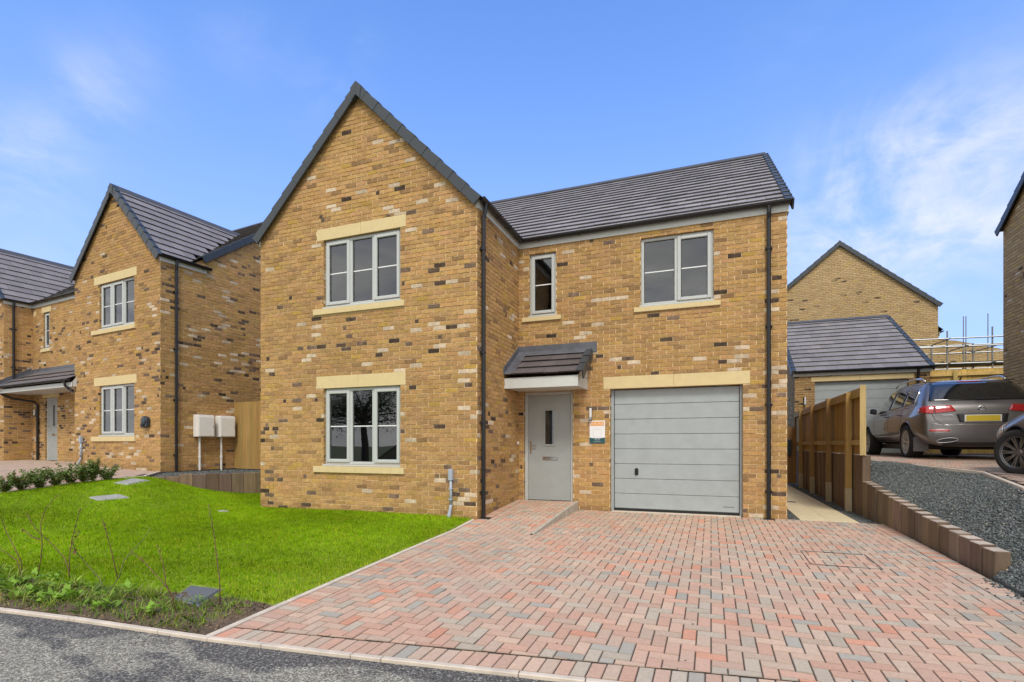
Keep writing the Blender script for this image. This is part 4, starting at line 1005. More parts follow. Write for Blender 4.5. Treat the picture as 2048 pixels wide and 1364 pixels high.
for c0 in (0, FX):
    verge('verge', N, (c0 + e, -.05, zE), (-1, 0, T2), wl_ - .05, (0, -1, 0), .30); verge('verge', N, (c0 - W2 - e, -.05, zE), (1, 0, T2), wl_ - .05, (0, -1, 0), .30)
    ridge('ridge_tiles', N, (c0 - W2 / 2, -.05, zR + .04), (c0 - W2 / 2, 4.4, zR + .04), R(45.5))
    mb = MB(); zc = zR + .045
    for sgn in (1, -1): mb.hexa([(c0 - W2 / 2, -.117, zc - .17), (c0 - W2 / 2 + sgn * .08, -.117, zc - .25), (c0 - W2 / 2 + sgn * .08, -.02, zc - .25), (c0 - W2 / 2, -.02, zc - .17), (c0 - W2 / 2, -.117, zc + .07), (c0 - W2 / 2 + sgn * .11, -.117, zc - .03), (c0 - W2 / 2 + sgn * .11, .02, zc - .03), (c0 - W2 / 2, .02, zc + .07)])
    mb.build('verge_cap', 'verge', N, bevel=.006)
verge('verge', N, (.04, RC - e + .34, zM + .34 * T36), (0, 1, T36), Lm - .5, (1, 0, 0), .36); verge('verge', N, (.04, RC + D2 + e, zM), (0, -1, T36), Lm, (1, 0, 0), .36)
ridge('ridge_tiles', N, (FX - W2, RC + D2 / 2, EV2 + D2 / 2 * T36 + .045), (.05, RC + D2 / 2, EV2 + D2 / 2 * T36 + .045), R(36.5))
mb = MB(); mb.box((.002, -.012, 5.075), (.03, 1.13, 5.235)); mb.box((-.02, -.014, 5.09), (.0295, -.0125, 5.25)); mb.build('fascia', 'white_board', N)
mb = MB(); mb.box((FX + .03, RC - .032, 5.075), (-W2 - .002, RC - .002, 5.235)); mb.box((FX + .002, -.012, 5.075), (FX + .03, RC - .032, 5.235)); mb.build('fascia', 'white_board', N)
gutter('gutter', N, (.092, -.04, 5.225), (.092, 1.20, 5.22), (1, 0, 0), .5); gutter('gutter', N, (FX + .092, -.04, 5.225), (FX + .092, RC - .08, 5.22), (1, 0, 0), .5); gutter('gutter', N, (FX + .05, RC - .094, 5.222), (-W2 - .01, RC - .094, 5.228), (0, -1, 0), .7)
downpipe('downpipe', N, [(.095, .34, 5.18), (.085, .34, 5.04), (.06, .34, 4.94), (.06, .34, .0)], (4.4, 3.0, 1.75, .4), Vector((1, 0, 0)))
downpipe('downpipe', N, [(FX + .095, .22, 5.18), (FX + .085, .22, 5.04), (FX + .06, .22, 4.94), (FX + .06, .22, 2.75)], (4.3, 3.1), Vector((1, 0, 0)))
window(N, 0, *wl2, [(.335, True), (.335, True), (.33, False)], sill=(-3.1, -1.03, .735, .86), lintel=(-3.01, -1.0, 2.197, 2.42))
window(N, 0, *wu2, [(.335, True), (.335, True), (.33, False)], sill=(-3.1, -1.03, 3.56, 3.67), lintel=(-3.01, -1.0, 4.882, 5.10))
window(N, RC, *ws2, [(1.0, True)], sill=(-7.82, -7.20, 3.60, 3.69, False), lintel=(-7.80, -7.20, 4.862, 5.04), room=(1.5, .12))
front_door(N, RC + .01, *d2)
mb = MB(); stone(mb, -7.74, -6.7, RC - .012, RC + .08, 2.142, 2.28, False); mb.build('lintel', 'cast_stone', N, bevel=.004)
# its canopy
ax0, ax1, yA = FX + .003, -W2 - .003, -.12; zt2, zb2, f0, f1 = 2.98, 2.46, 2.24, 2.36
c = MB(); c.box((ax0, yA, f0), (ax1 + .12, yA + .022, f1)); can2 = c.build('canopy', 'white_board', N)
c = MB(); c.box((ax0 + .003, yA + .022, f0 + .01), (ax1, RC - .003, f0 + .03)); c.build('soffit', 'white_board', can2)
c = MB(); c.poly([(ax1 + .12, yA, f0), (ax1 + .12, -.002, f0), (ax1 + .12, -.002, zb2 + .08), (ax1 + .12, yA, f1)]); c.build('cheek', 'white_board', can2)
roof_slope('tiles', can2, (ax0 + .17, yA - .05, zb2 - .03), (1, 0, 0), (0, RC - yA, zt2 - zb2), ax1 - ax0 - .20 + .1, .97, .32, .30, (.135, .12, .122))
c = MB(); ca = Vector((0, RC - yA, zt2 - zb2)).normalized(); nr = Vector((1, 0, 0)).cross(ca)
c.obox(Vector((ax0 + .002, yA - .055, zb2)), Vector((.2, 0, 0)), ca * 1.0, nr * .012); c.obox(Vector((ax0 + .003, yA - .06, zb2)), Vector((.016, 0, 0)), ca * 1.0, Vector((0, 0, .15)))
c.obox(Vector((ax0, RC - .024, zt2 - .06)), Vector((ax1 - ax0, 0, 0)), Vector((0, .022, 0)), Vector((0, 0, .17))); c.obox(Vector((ax0 + .01, RC - .19, zt2 - .105)), Vector((ax1 - ax0 - .02, 0, 0)), ca * .2, nr * .012); c.build('lead_flashing', 'lead', can2, bevel=.003)
gutter('gutter', can2, (ax0 + .02, yA - .075, 2.44), (ax1 + .1, yA - .075, 2.44), (0, -1, 0), .6, .05)
downpipe('downpipe', can2, [(ax0 + .05, yA - .06, 2.40), (ax0 + .05, yA - .03, 2.26), (FX + .22, .12, 2.1), (FX + .42, RC - .12, 2.02), (FX + .47, RC - .06, 1.93), (FX + .47, RC - .06, .05)], (1.1, .35))
downpipe('downpipe', can2, [(ax1 - .12, yA - .07, 2.40), (ax1 - .12, yA - .06, 2.27), (ax1 - .08, yA + .03, 2.17), (ax1 + .02, yA + .06, 2.13)])
wall_lamp(N, -8.15, RC, 1.55, 1.78)
mb = MB(); mb.lathe([(0, 0), (.06, 0), (.06, .03), (.04, .05), (0, .05)], (-8.0, RC - .001, 1.36), (0, -1, 0), 16); mb.build('number_plaque', 'black_plastic', N)
mb = MB(); mb.box((FX + .12, RC - .022, 4.8), (FX + .24, RC - .001, 4.96)); mb.build('vent', 'cast_stone', N)
def at_n(x, y, z): return OL + exl * x + eyl * y + Vector((0, 0, z))
sale_sign(at_n(-4.6, RC - .014, 1.10), AL, 'white sign with a red header beside the neighbouring front door', 'sign_red', None, 'for sale signs on the house walls')

# things on and beside the neighbour's walls
def meter(x_along, w, label):
    t = thing('meter_box', label, 'meter box', at_n(.013, x_along, 0), AL + R(90), 'meter boxes on the flank wall')
    mb = MB(); z0, z1 = .85, 1.41; mb.box((0, -.20, z0), (w, 0, z1 - .03)); mb.hexa([(0, -.20, z1 - .03), (w, -.20, z1 - .03), (w, 0, z1 - .03), (0, 0, z1 - .03), (.03, -.19, z1), (w - .03, -.19, z1), (w, 0, z1), (0, 0, z1)]); mb.build('box', 'meter_white', t, bevel=.008)
    mb = MB(); mb.box((.022, -.212, z0 + .022), (w - .022, -.2005, z1 - .05)); d = mb.build('door', 'meter_white', t, bevel=.005)
    mb = MB(); mb.lathe([(0, 0), (.012, 0), (.012, .006), (0, .006)], (w - .05, -.2125, z0 + .27), (0, -1, 0), 10); mb.build('lock', 'grey_metal', d)
    mb = MB(); mb.tube([(w * .3, -.06, z0), (w * .3, -.06, -.05)], .026, 10); mb.lathe([(.027, -.03), (.034, -.03), (.034, .03), (.027, .03)], (w * .3, -.06, .33), (0, 0, 1), 10); mb.build('conduit', 'white_plastic', t)
meter(.78, .44, 'cream meter box on a thin post, the one nearer the black downpipe')
meter(1.36, .44, 'cream meter box on a thin post, the one nearer the timber fence')
t = thing('car_charger', 'dark electric car charger on the brick wall right of the neighbouring front window', 'car charger', at_n(-.5, -.013, 0), AL)
mb = MB(); mb.lathe([(.10, 0), (.115, .02), (.115, .10), (.09, .125), (0, .13)], (0, 0, 1.23), (0, -1, 0), 20); mb.box((-.115, -.10, 1.08), (.115, 0, 1.29)); mb.build('body', 'charger_dark', t, bevel=.02)
mb = MB(); mb.lathe([(.035, 0), (.05, .012), (0, .014)], (-.04, -.118, 1.12), (0, -1, 0), 14); mb.build('socket', 'trim_black', t)
def duct(loc_, rz, label, bend):
    t = thing('cable_duct', label, 'cable duct', loc_, rz, 'grey cable ducts at the wall foot')
    mb = MB(); mb.tube([(bend * .8, -.075, -.05), (bend * .75, -.07, .03), (bend * .25, -.04, .14), (0, -.035, .2)], [.035, .033, .026, .024], 10); mb.tube([(0, -.035, .2), (0, -.035, .62)], .024, 10); mb.build('pipe', 'duct_grey', t, smooth=True)
    mb = MB(); mb.box((-.036, -.07, .60), (.036, -.002, .785)); mb.build('cap', 'duct_grey', t, bevel=.006)
    mb = MB()
    for z in (.28, .45): mb.box((-.03, -.064, z), (.03, -.001, z + .018))
    mb.build('clip', 'duct_grey', t)
duct((-4.007, 7.677, .045), 0, 'pale grey cable duct with a square cap on the main house beside the drive', -.02)
duct(at_n(-3.6, -.013, .1), AL, 'pale grey cable duct with a slanted foot on the neighbouring house wall', -.09)

def board_col(b=(.40, .25, .085), s=.16):
    k = rng.uniform(1 - s, 1 + s); g = rng.uniform(.93, 1.06); return (b[0] * k, b[1] * k * g, b[2] * k * g * rng.uniform(.85, 1.1))
# timber fence and sleeper wall along the path
t = thing('timber_fence', 'close board timber fence with four posts standing on the sleeper wall beside the path', 'fence', (2.45, 14, 0))
o = Vector((2.45, 14, 0))
posts = (16.8, 15.0, 13.05, 11.3)
for yp in posts:
    mb = MB(); zt_ = 2.235 if yp > 12 else 2.20
    mb.box((-.105, yp - .05 - 14, .42), (-.005, yp + .05 - 14, zt_), col=board_col((.36, .225, .085))); p = mb.build('post', 'fence_wood', t, bevel=.008)
    mb = MB(); mb.box((-.107, yp - .052 - 14, -.3), (-.003, yp + .052 - 14, .42), col=(.42, .34, .22)); mb.build('post_foot', 'fence_wood', p, bevel=.008)
ends = [10.62, *sorted(posts), 18.3]
for z, hh in ((2.08, .15), (1.235, .085)):
    for a, b in zip(ends[:-1], ends[1:]):
        a_ = a + (.052 if a in posts else 0) - 14; b_ = b - (.052 if b in posts else 0) - 14
        mb = MB(); c = board_col((.42, .27, .09)); mb.hexa([(-.045, a_, z - .01), (.028, a_, z), (.028, b_, z), (-.045, b_, z - .01), (-.03, a_, z + hh - .02), (.028, a_, z + hh), (.028, b_, z + hh), (-.03, b_, z + hh - .02)], col=c); mb.build('rail', 'fence_wood', t, bevel=.004)
mb = MB(); y = 10.6
while y < 18.3:
    w = .125; mb.hexa([(.031, y - 14, 1.06), (.05, y - 14, 1.06), (.038, y + w - 14, 1.06), (.031, y + w - 14, 1.06), (.031, y - 14, 2.25), (.05, y - 14, 2.25), (.038, y + w - 14, 2.25), (.031, y + w - 14, 2.25)], col=board_col()); y += w + .003
mb.build('boards', 'fence_wood', t)
mb = MB(); mb.box((-.035, 10.585 - 14, 1.05), (.056, 10.599 - 14, 2.27), col=(.5, .37, .16)); mb.build('end_board', 'fence_wood', t)
def sleeper_col():
    return tuple(np.array((.175, .124, .085)) * rng.uniform(.72, 1.25) * np.array((1, rng.uniform(.92, 1.04), rng.uniform(.85, 1.1))))
t = thing('sleeper_wall', 'upright brown sleeper retaining wall stepping down beside the block driveway', 'retaining wall', (2.5, 10.5, 0))
y = 6.36; k = 0
while y < 18.2:
    hgt = sl_top(y + .12) + rng.normal(0, .006) if y < 10.45 else 1.03 + rng.normal(0, .008)
    if y > 10.45: hgt += .02
    x0 = SLX(y) if y < 10.5 else 2.455; dxx = rng.normal(0, .006); tl = rng.normal(0, .006)
    mb = MB(); X0, Y0 = x0 - 2.5 + dxx, y - 10.5
    mb.hexa([(X0, Y0, -.5), (X0 + .125, Y0, -.5), (X0 + .125, Y0 + .244, -.5), (X0, Y0 + .244, -.5), (X0 + tl, Y0, hgt), (X0 + .125 + tl, Y0, hgt + .004), (X0 + .125 + tl, Y0 + .244, hgt + .004), (X0 + tl, Y0 + .244, hgt)], col=sleeper_col()); mb.c[1] = tuple(np.array((.50, .42, .34)) * rng.uniform(.8, 1.1))  # pale top face: sawn end grain, plus sky brightness painted into the colour
    mb.build('sleeper', 'sleeper_wood', t, bevel=.007); y += .25
# left sleeper wall and the gravel behind it, fence between the houses
t = thing('sleeper_wall', 'low upright sleeper wall at the back of the lawn below the meter boxes', 'retaining wall', (-10.9, 7.5, 0))
a, b = Vector((-10.93, 7.44)), Vector((-8.2, 11.55)); d = (b - a).normalized(); nn = Vector((-d.y, d.x)); n_ = int((b - a).length / .25)
for k in range(n_):
    p = a + d * (k * .25); q = p + d * .245; hgt = .585 + rng.normal(0, .007) - (.03 if k < 2 else 0); v = nn * .12
    mb = MB(); mb.hexa([(x + 10.9, y - 7.5, z) for z in (-.4, hgt) for x, y in (p, q, q + v, p + v)], col=tuple(c * 1.1 for c in sleeper_col())); mb.build('sleeper', 'sleeper_wood', t, bevel=.007)
g_poly = [tuple(a + nn * .12), tuple(b + nn * .12), (-8.2, 13.2), (-11.9, 12.9), (-12.28, 9.6), (-12.33, 8.66)]
patch('gravel_margin', g_poly, lambda x, y: .55 + 0 * np.asarray(x), 'gravel_base', .3)
t = thing('timber_fence', 'close board timber fence between the main house and the neighbour behind the meter boxes', 'fence', at_n(0, 1.92, 0), AL)
mb = MB(); x = .02
while x < 4.4:
    hgt = 1.80 + (.10 if x > 2.2 else 0) + rng.normal(0, .003); mb.hexa([(x, -.02, 0), (x + .125, -.008, 0), (x + .125, 0, 0), (x, 0, 0), (x, -.02, hgt), (x + .125, -.008, hgt), (x + .125, 0, hgt), (x, 0, hgt)], col=board_col((.36, .225, .075))); x += .127
mb.build('boards', 'fence_wood', t)
for z in (.3, 1.5): mb = MB(); mb.box((.02, .001, z), (4.4, .06, z + .08), col=board_col()); mb.build('rail', 'fence_wood', t)
# gate between the house and the fence
t = thing('side_gate', 'brown timber side gate at the far end of the buff slab path', 'gate', (1.2, 17.75, 0))
mb = MB(); x = .02
while x < 1.2: mb.box((x, 0, .05), (x + .098, .02, 1.76 + rng.normal(0, .004)), col=board_col((.26, .15, .055))); x += .1
mb.build('boards', 'fence_wood', t)
for z in (.25, 1.45): mb = MB(); mb.box((.03, .021, z), (1.2, .06, z + .1), col=board_col((.26, .15, .06))); mb.build('rail', 'fence_wood', t)
mb = MB(); mb.box((.93, -.10, .9), (1.07, -.001, 1.38)); mb.build('lock_case', 'charger_dark', t, bevel=.01)

# ------------------------------------------------------------------ detached garage behind the fence
G = thing('garage', 'detached brick garage with grey tiled roof behind the timber fence', 'garage', (2.44, 18.3, .95))
gw, gdp, ge = 3.46, 8.0, 2.53; T30 = math.tan(R(30))
mb = MB(); go = (.55, 2.95, .02, 2.21)
wall(mb, (0, 0), (1, 0), gw, -.6, ge, [go], u0=200); wall(mb, (gw, 0), (0, 1), gdp, -.6, ge, u0=205); gable(mb, (gw, 0), (0, 1), [(0, ge), (gdp, ge), (gdp / 2, ge + gdp / 2 * T30)], u0=205)
wall(mb, (gw, gdp), (-1, 0), gw, -.6, ge, u0=215); wall(mb, (0, gdp), (0, -1), gdp, -.6, ge, u0=220); gable(mb, (0, gdp), (0, -1), [(0, ge), (gdp, ge), (gdp / 2, ge + gdp / 2 * T30)], u0=220)
mb.build('wall', 'garage_brick', G)
Lg = (gdp / 2 + .08) / math.cos(R(30)); zg = ge - .08 * T30 + .04
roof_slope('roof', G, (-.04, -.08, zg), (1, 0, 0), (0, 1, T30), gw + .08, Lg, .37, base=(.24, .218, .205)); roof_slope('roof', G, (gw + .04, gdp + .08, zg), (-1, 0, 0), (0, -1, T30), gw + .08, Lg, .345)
for x_, out in ((-.04, -1), (gw + .04, 1)):
    verge('verge', G, (x_, -.08, zg), (0, 1, T30), Lg - .02, (out, 0, 0)); verge('verge', G, (x_, gdp + .08, zg), (0, -1, T30), Lg - .02, (out, 0, 0))
ridge('ridge_tiles', G, (-.04, gdp / 2, ge + gdp / 2 * T30 + .045), (gw + .04, gdp / 2, ge + gdp / 2 * T30 + .045), R(30))
mb = MB(); mb.box((-.04, -.032, 2.385), (gw + .04, -.002, 2.55)); mb.build('fascia', 'white_board', G)
gutter('gutter', G, (-.03, -.095, 2.53), (gw + .06, -.095, 2.53), (0, -1, 0), .7)
downpipe('downpipe', G, [(gw - .30, -.095, 2.49), (gw - .30, -.08, 2.38), (gw - .30, -.05, 2.30), (gw - .30, -.05, 0)], (1.6, .5))
mb = MB(); stone(mb, .45, 3.08, -.004, .08, 2.215, 2.36); mb.build('lintel', 'cast_stone', G, bevel=.004)
mb = MB()
for k in range(8): z0 = .03 + k * .272; mb.box((.555, .09, z0 + .003), (2.945, .13, z0 + .269)); mb.box((.555, .10, z0 - .003), (2.945, .125, z0 + .003))
mb.build('garage_door', 'garage_paint', G, bevel=.004)
wall_lamp(G, .27, 0, 1.50, 1.76)

# ------------------------------------------------------------------ houses further back
Rr = thing('brick_house', 'pale brick house end with a broad plain gable rising behind the garage', 'house', (1.70, 26, 1.0))
rw, re = 6.95, 5.95; T40 = math.tan(R(40.3)); mb = MB()
wall(mb, (0, 0), (1, 0), rw, -1.7, re, u0=300); gable(mb, (0, 0), (1, 0), [(0, re), (rw, re), (rw / 2, re + rw / 2 * T40)], u0=300)
wall(mb, (rw, 0), (0, 1), 9, -1.7, re, u0=310); wall(mb, (rw, 9), (-1, 0), rw, -1.7, re, u0=320); gable(mb, (rw, 9), (-1, 0), [(0, re), (rw, re), (rw / 2, re + rw / 2 * T40)], u0=320); wall(mb, (0, 9), (0, -1), 9, -1.7, re, u0=330)
mb.build('wall', 'pale_brick', Rr)
lr = (rw / 2 + .1) / math.cos(R(40.3)); zE_ = re - .1 * T40 + .045
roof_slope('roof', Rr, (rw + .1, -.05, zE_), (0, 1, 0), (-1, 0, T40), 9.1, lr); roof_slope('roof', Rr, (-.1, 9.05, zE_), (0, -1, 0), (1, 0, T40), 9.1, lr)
verge('verge', Rr, (rw + .1, -.05, zE_), (-1, 0, T40), lr - .03, (0, -1, 0)); verge('verge', Rr, (-.1, -.05, zE_), (1, 0, T40), lr - .03, (0, -1, 0))
ridge('ridge_tiles', Rr, (rw / 2, -.07, re + rw / 2 * T40 + .06), (rw / 2, 9, re + rw / 2 * T40 + .06), R(40.3))
mb = MB()                                                          # soldier course over a hidden opening
for k in range(8): mb.box((2.72 + k * .075, -.012, 4.05), (2.72 + k * .075 + .065, -.001, 4.27), col=(1, 1, 1))
mb.build('soldier_course', 'cast_stone', Rr)
mb = MB(); wall(mb, (rw, 1.2), (1, 0), .42, -1.7, 5.0, u0=350); wall(mb, (rw + .42, 1.2), (0, 1), 2.2, -1.7, 5.0, u0=352); wall(mb, (rw + .42, 3.4), (-1, 0), .42, -1.7, 5.0, u0=355); bay = mb.build('bay', 'pale_brick', Rr)
roof_slope('bay_roof', bay, (rw + .52, 1.1, 5.08), (0, 1, 0), (-.5, 0, .55), 2.4, .75, .25); 
mb = MB(); mb.box((rw + .425, 1.15, 4.86), (rw + .45, 3.42, 5.02)); mb.build('bay_fascia', 'white_board', bay)
gutter('gutter', bay, (rw + .52, 1.1, 5.05), (rw + .52, 3.5, 5.05), (1, 0, 0), .8)
downpipe('downpipe', Rr, [(rw - .02 + .06, .9, re - .3), (rw + .06, .9, -1)], (), Vector((1, 0, 0)))
L_ = thing('unfinished_house', 'low unfinished brick gable sloping down behind the scaffolding', 'building site', (8.6, 30, 1.0))
mb = MB(); gable(mb, (0, 0), (1, 0), [(0, -1.7), (9, -1.7), (9, 3.0), (2.05, 5.07), (0, 5.4)], u0=400); wall(mb, (9, 0), (0, 1), 8, -1.7, 3.0, u0=410); wall(mb, (9, 8), (-1, 0), 9, -1.7, 3.0, u0=420); wall(mb, (0, 8), (0, -1), 8, -1.7, 5.4, u0=430)
mb.poly([(0, 0, 5.4), (2.05, 0, 5.07), (2.05, .3, 5.07), (0, .3, 5.4)]); mb.poly([(2.05, 0, 5.07), (9, 0, 3), (9, .3, 3), (2.05, .3, 5.07)]); mb.poly([(0, .3, 5.4), (2.05, .3, 5.07), (9, .3, 3), (9, .3, -1), (0, .3, -1)])
mb.build('wall', 'pale_brick', L_)
S = thing('scaffold', 'grey tube scaffolding with boards in front of the unfinished brick gable', 'scaffold', (7.2, 21, .9))
def pole(a, b, r=.024): m_ = MB(); m_.tube([a, b], r, 8); return m_.build('pole', 'galvanised', S)
for x_, zt_ in ((.03, 4.05), (1.20, 4.10), (2.6, 4.1)):
    pole((x_, 0, -1), (x_, 0, zt_)); pole((x_, 1.3, -1), (x_, 1.3, zt_ - .3))
for x_, y_, z_ in ((.93, 1.3, 4.75), (1.0, 1.3, 4.75), (1.62, 1.35, 4.8)): pole((x_, y_, 0), (x_, y_, z_), .016)
for z_ in (3.77, 3.50, 2.95):
    m_ = MB(); m_.tube([(-1.4, -.05, z_ + .04), (3.4, -.05, z_ - .03)], .024, 8); m_.build('ledger', 'galvanised', S)
    m_ = MB(); m_.tube([(-1.4, 1.35, z_ + .02), (3.4, 1.35, z_ - .03)], .024, 8); m_.build('ledger', 'galvanised', S)
for x_, z_ in ((.03, 3.80), (1.2, 3.5), (.03, 3.0), (.5, 3.55), (1.2, 3.0), (2.3, 3.0)): m_ = MB(); m_.tube([(x_ - .05, -.35, z_ - .06), (x_ + .05, 1.6, z_ + .03)], .022, 8); m_.build('transom', 'galvanised', S)
for k in range(5): m_ = MB(); m_.box((-1.3, .1 + k * .23, 2.99), (3.4, .1 + k * .23 + .22, 3.03)); m_.build('board', 'scaffold_board', S)
t = thing('timber_fence', 'yellow timber fence at the end of the neighbouring drive behind the parked cars', 'fence', (5.95, 18.75, .95))
mb = MB(); x = 0.0
while x < 3.4: mb.box((x, 0, .02), (x + .118, .02, 2.47 + rng.normal(0, .004)), col=board_col((.62, .43, .14))); x += .122
mb.build('boards', 'fence_wood', t)
for z in (.35, 1.3, 2.28): mb = MB(); mb.box((0, -.05, z), (3.6, -.001, z + .09), col=board_col((.66, .47, .16))); mb.build('rail', 'fence_wood', t)
for x in (.62, 2.0): mb = MB(); mb.box((x, -.1, 0), (x + .1, -.051, 2.45), col=board_col((.62, .45, .16))); mb.build('post', 'fence_wood', t)
# house on the right edge: only its flank shows
Q = thing('brick_house', 'brown brick house flank with dark sloping verge at the right edge of the photo', 'house', (6.50, 15.74, .95))
mb = MB(); qe = 5.42; Tq = math.tan(R(34)); QD = 8.4
wall(mb, (0, 0), (0, -1), QD, -1.7, qe, u0=500); gable(mb, (0, 0), (0, -1), [(0, qe), (QD, qe), (QD / 2, qe + QD / 2 * Tq)], u0=500)
wall(mb, (9, 0), (-1, 0), 9, -1.7, qe, u0=510); wall(mb, (0, -QD), (1, 0), 9, -1.7, qe, u0=520); wall(mb, (9, -QD), (0, 1), QD, -1.7, qe, u0=530); gable(mb, (9, -QD), (0, 1), [(0, qe), (QD, qe), (QD / 2, qe + QD / 2 * Tq)], u0=530)
mb.build('wall', 'right_brick', Q)
lq = (QD / 2 + .12) / math.cos(R(34)); zq = qe - .12 * Tq + .045
roof_slope('roof', Q, (9.05, .12, zq), (-1, 0, 0), (0, -1, Tq), 9.1, lq); roof_slope('roof', Q, (-.05, -QD - .12, zq), (1, 0, 0), (0, 1, Tq), 9.1, lq)
verge('verge', Q, (-.05, .12, zq), (0, -1, Tq), lq - .03, (-1, 0, 0)); verge('verge', Q, (-.05, -QD - .12, zq), (0, 1, Tq), lq - .03, (-1, 0, 0))
ridge('ridge_tiles', Q, (-.05, -QD / 2, qe + QD / 2 * Tq + .05), (9.05, -QD / 2, qe + QD / 2 * Tq + .05), R(34))

# ------------------------------------------------------------------ cars: lofted bodies, +y forward, origin on the ground under the middle of the rear bumper
def loft_body(name, st, mat, parent, wheels, wr, half):
    """st: stations (y, zb, wb, ww, zw, wbelt, zbelt, wsh, zsh, wtop, ztop)"""
    V, F = [], []
    for (y, zb, wb, ww, zw, wl, zl, ws, zs, wt_, zt_) in st:
        hp = [(0, zb), (wb * .6, zb), (wb, zb + .04), (ww, zw * .55 + zb * .45), (ww, zw), (wl, zl), (ws, zs), (wt_, zt_ - .012), (wt_ * .5, zt_), (0, zt_)]
        ringp = hp + [(-x, z) for x, z in hp[-2:0:-1]]
        V += [(x, y, z) for x, z in ringp]
    n = len(V) // len(st)
    for i in range(len(st) - 1):
        for k in range(n): F.append((i * n + k, i * n + (k + 1) % n, (i + 1) * n + (k + 1) % n, (i + 1) * n + k))
    for i, rev in ((0, False), (len(st) - 1, True)):
        y = st[i][0]; c = len(V); zs = [V[i * n + k][2] for k in range(n)]; V.append((0, y, (max(zs) + min(zs)) / 2))
        for k in range(n): q = (i * n + k, c, i * n + (k + 1) % n); F.append(q if not rev else q[::-1])
    me = bpy.data.meshes.new(name); me.from_pydata(V, [], F); me.update()
    bm = bmesh.new(); bm.from_mesh(me); bmesh.ops.recalc_face_normals(bm, faces=bm.faces); bm.to_mesh(me); bm.free()
    o = bpy.data.objects.new(name, me); COL.objects.link(o)
    sb = o.modifiers.new('s', 'SUBSURF'); sb.levels = sb.render_levels = 3
    cut = MB()
    for y in wheels:
        for sx in (1, -1): cut.lathe([(0, 0), (wr, 0), (wr, .42), (0, .42)], (sx * (half + .1), y, .365), (-sx, 0, 0), 36)
    c = cut.build('wheel_cut', mat); bm = bmesh.new(); bm.from_mesh(c.data); bmesh.ops.remove_doubles(bm, verts=bm.verts, dist=1e-5); bmesh.ops.recalc_face_normals(bm, faces=bm.faces); bm.to_mesh(c.data); bm.free()
    bpy.context.view_layer.update(); dg = bpy.context.evaluated_depsgraph_get()
    full = bpy.data.meshes.new_from_object(o.evaluated_get(dg)); bvh = BVHTree.FromPolygons([v.co[:] for v in full.vertices], [p.vertices[:] for p in full.polygons])
    bl = o.modifiers.new('b', 'BOOLEAN'); bl.operation = 'DIFFERENCE'; bl.object = c; bl.solver = 'EXACT'
    bpy.context.view_layer.update(); dg = bpy.context.evaluated_depsgraph_get()
    res = bpy.data.meshes.new_from_object(o.evaluated_get(dg))
    bpy.data.objects.remove(o); bpy.data.objects.remove(c)
    res.materials.clear(); res.materials.append(MAT[mat]); res.materials.append(MAT['trim_black'])
    for p in res.polygons:
        p.use_smooth = True; cc = p.center
        p.material_index = 1 if any(math.hypot(cc.y - y, cc.z - .365) < wr - .004 for y in wheels) and abs(cc.x) < half - .02 and cc.z < .365 + wr else 0
    try: res.set_sharp_from_angle(angle=R(38))
    except Exception: pass
    res.name = name
    b = bpy.data.objects.new(name, res); COL.objects.link(b); b.parent = parent
    return b, bvh
def skin_patch(name, bvh, poly, mat, parent, view, off=.004, nu=10, nv=8, rim=None):
    """a panel that follows the body: outline in (y,z) seen from the side or (x,z) seen from the ends, pressed onto the surface"""
    zs = [p[1] for p in poly]; mb = MB(); grid = []
    for j in range(nv + 1):
        z = min(zs) + (max(zs) - min(zs)) * (j / nv * .998 + .001); xs = []
        for (a, b), (c, d) in zip(poly, poly[1:] + poly[:1]):
            if (b > z) != (d > z): xs.append(a + (c - a) * (z - b) / (d - b))
        lo, hi = min(xs), max(xs); row = []
        for i in range(nu + 1):
            q = lo + (hi - lo) * i / nu
            if view[0] == 's': o, d = Vector((view[1] * 3, q, z)), Vector((-view[1], 0, 0))
            elif view[0] == 'r': o, d = Vector((q, -3, z)), Vector((0, 1, 0))
            else: o, d = Vector((q, 9, z)), Vector((0, -1, 0))
            h, nrm, *_ = bvh.ray_cast(o, d)
            row.append(None if h is None else h - d * off * 1.0 + (nrm * off * .3 if nrm.dot(d) < 0 else -nrm * off * .3))
        grid.append(row)
    for j in range(nv):
        for i in range(nu):
            q = [grid[j][i], grid[j][i + 1], grid[j + 1][i + 1], grid[j + 1][i]]
            if all(p is not None for p in q): mb.poly(q)
    o = mb.build(name, mat, parent, smooth=True)
    bm = bmesh.new(); bm.from_mesh(o.data); bmesh.ops.remove_doubles(bm, verts=bm.verts, dist=1e-5); bmesh.ops.recalc_face_normals(bm, faces=bm.faces); bm.to_mesh(o.data); bm.free()
    md = o.modifiers.new('thick', 'SOLIDIFY'); md.thickness = .004; md.offset = 0
    return o
def skin_line(name, bvh, pts, r, mat, parent, view, off=.001):
    out = []
    for (a, b), (c, d) in zip(pts[:-1], pts[1:]):
        k = max(2, int(math.hypot(c - a, d - b) / .05))
        for i in range(k):
            q, z = a + (c - a) * i / k, b + (d - b) * i / k
            o, dd = (Vector((view[1] * 3, q, z)), Vector((-view[1], 0, 0))) if view[0] == 's' else (Vector((q, -3, z)), Vector((0, 1, 0))) if view[0] == 'r' else (Vector((q, 9, z)), Vector((0, -1, 0)))
            h, *_ = bvh.ray_cast(o, dd)
            if h is not None: out.append(h - dd * off)
    mb = MB()
    if len(out) > 2: mb.tube(out, r, 6)
    return mb.build(name, mat, parent, smooth=True)
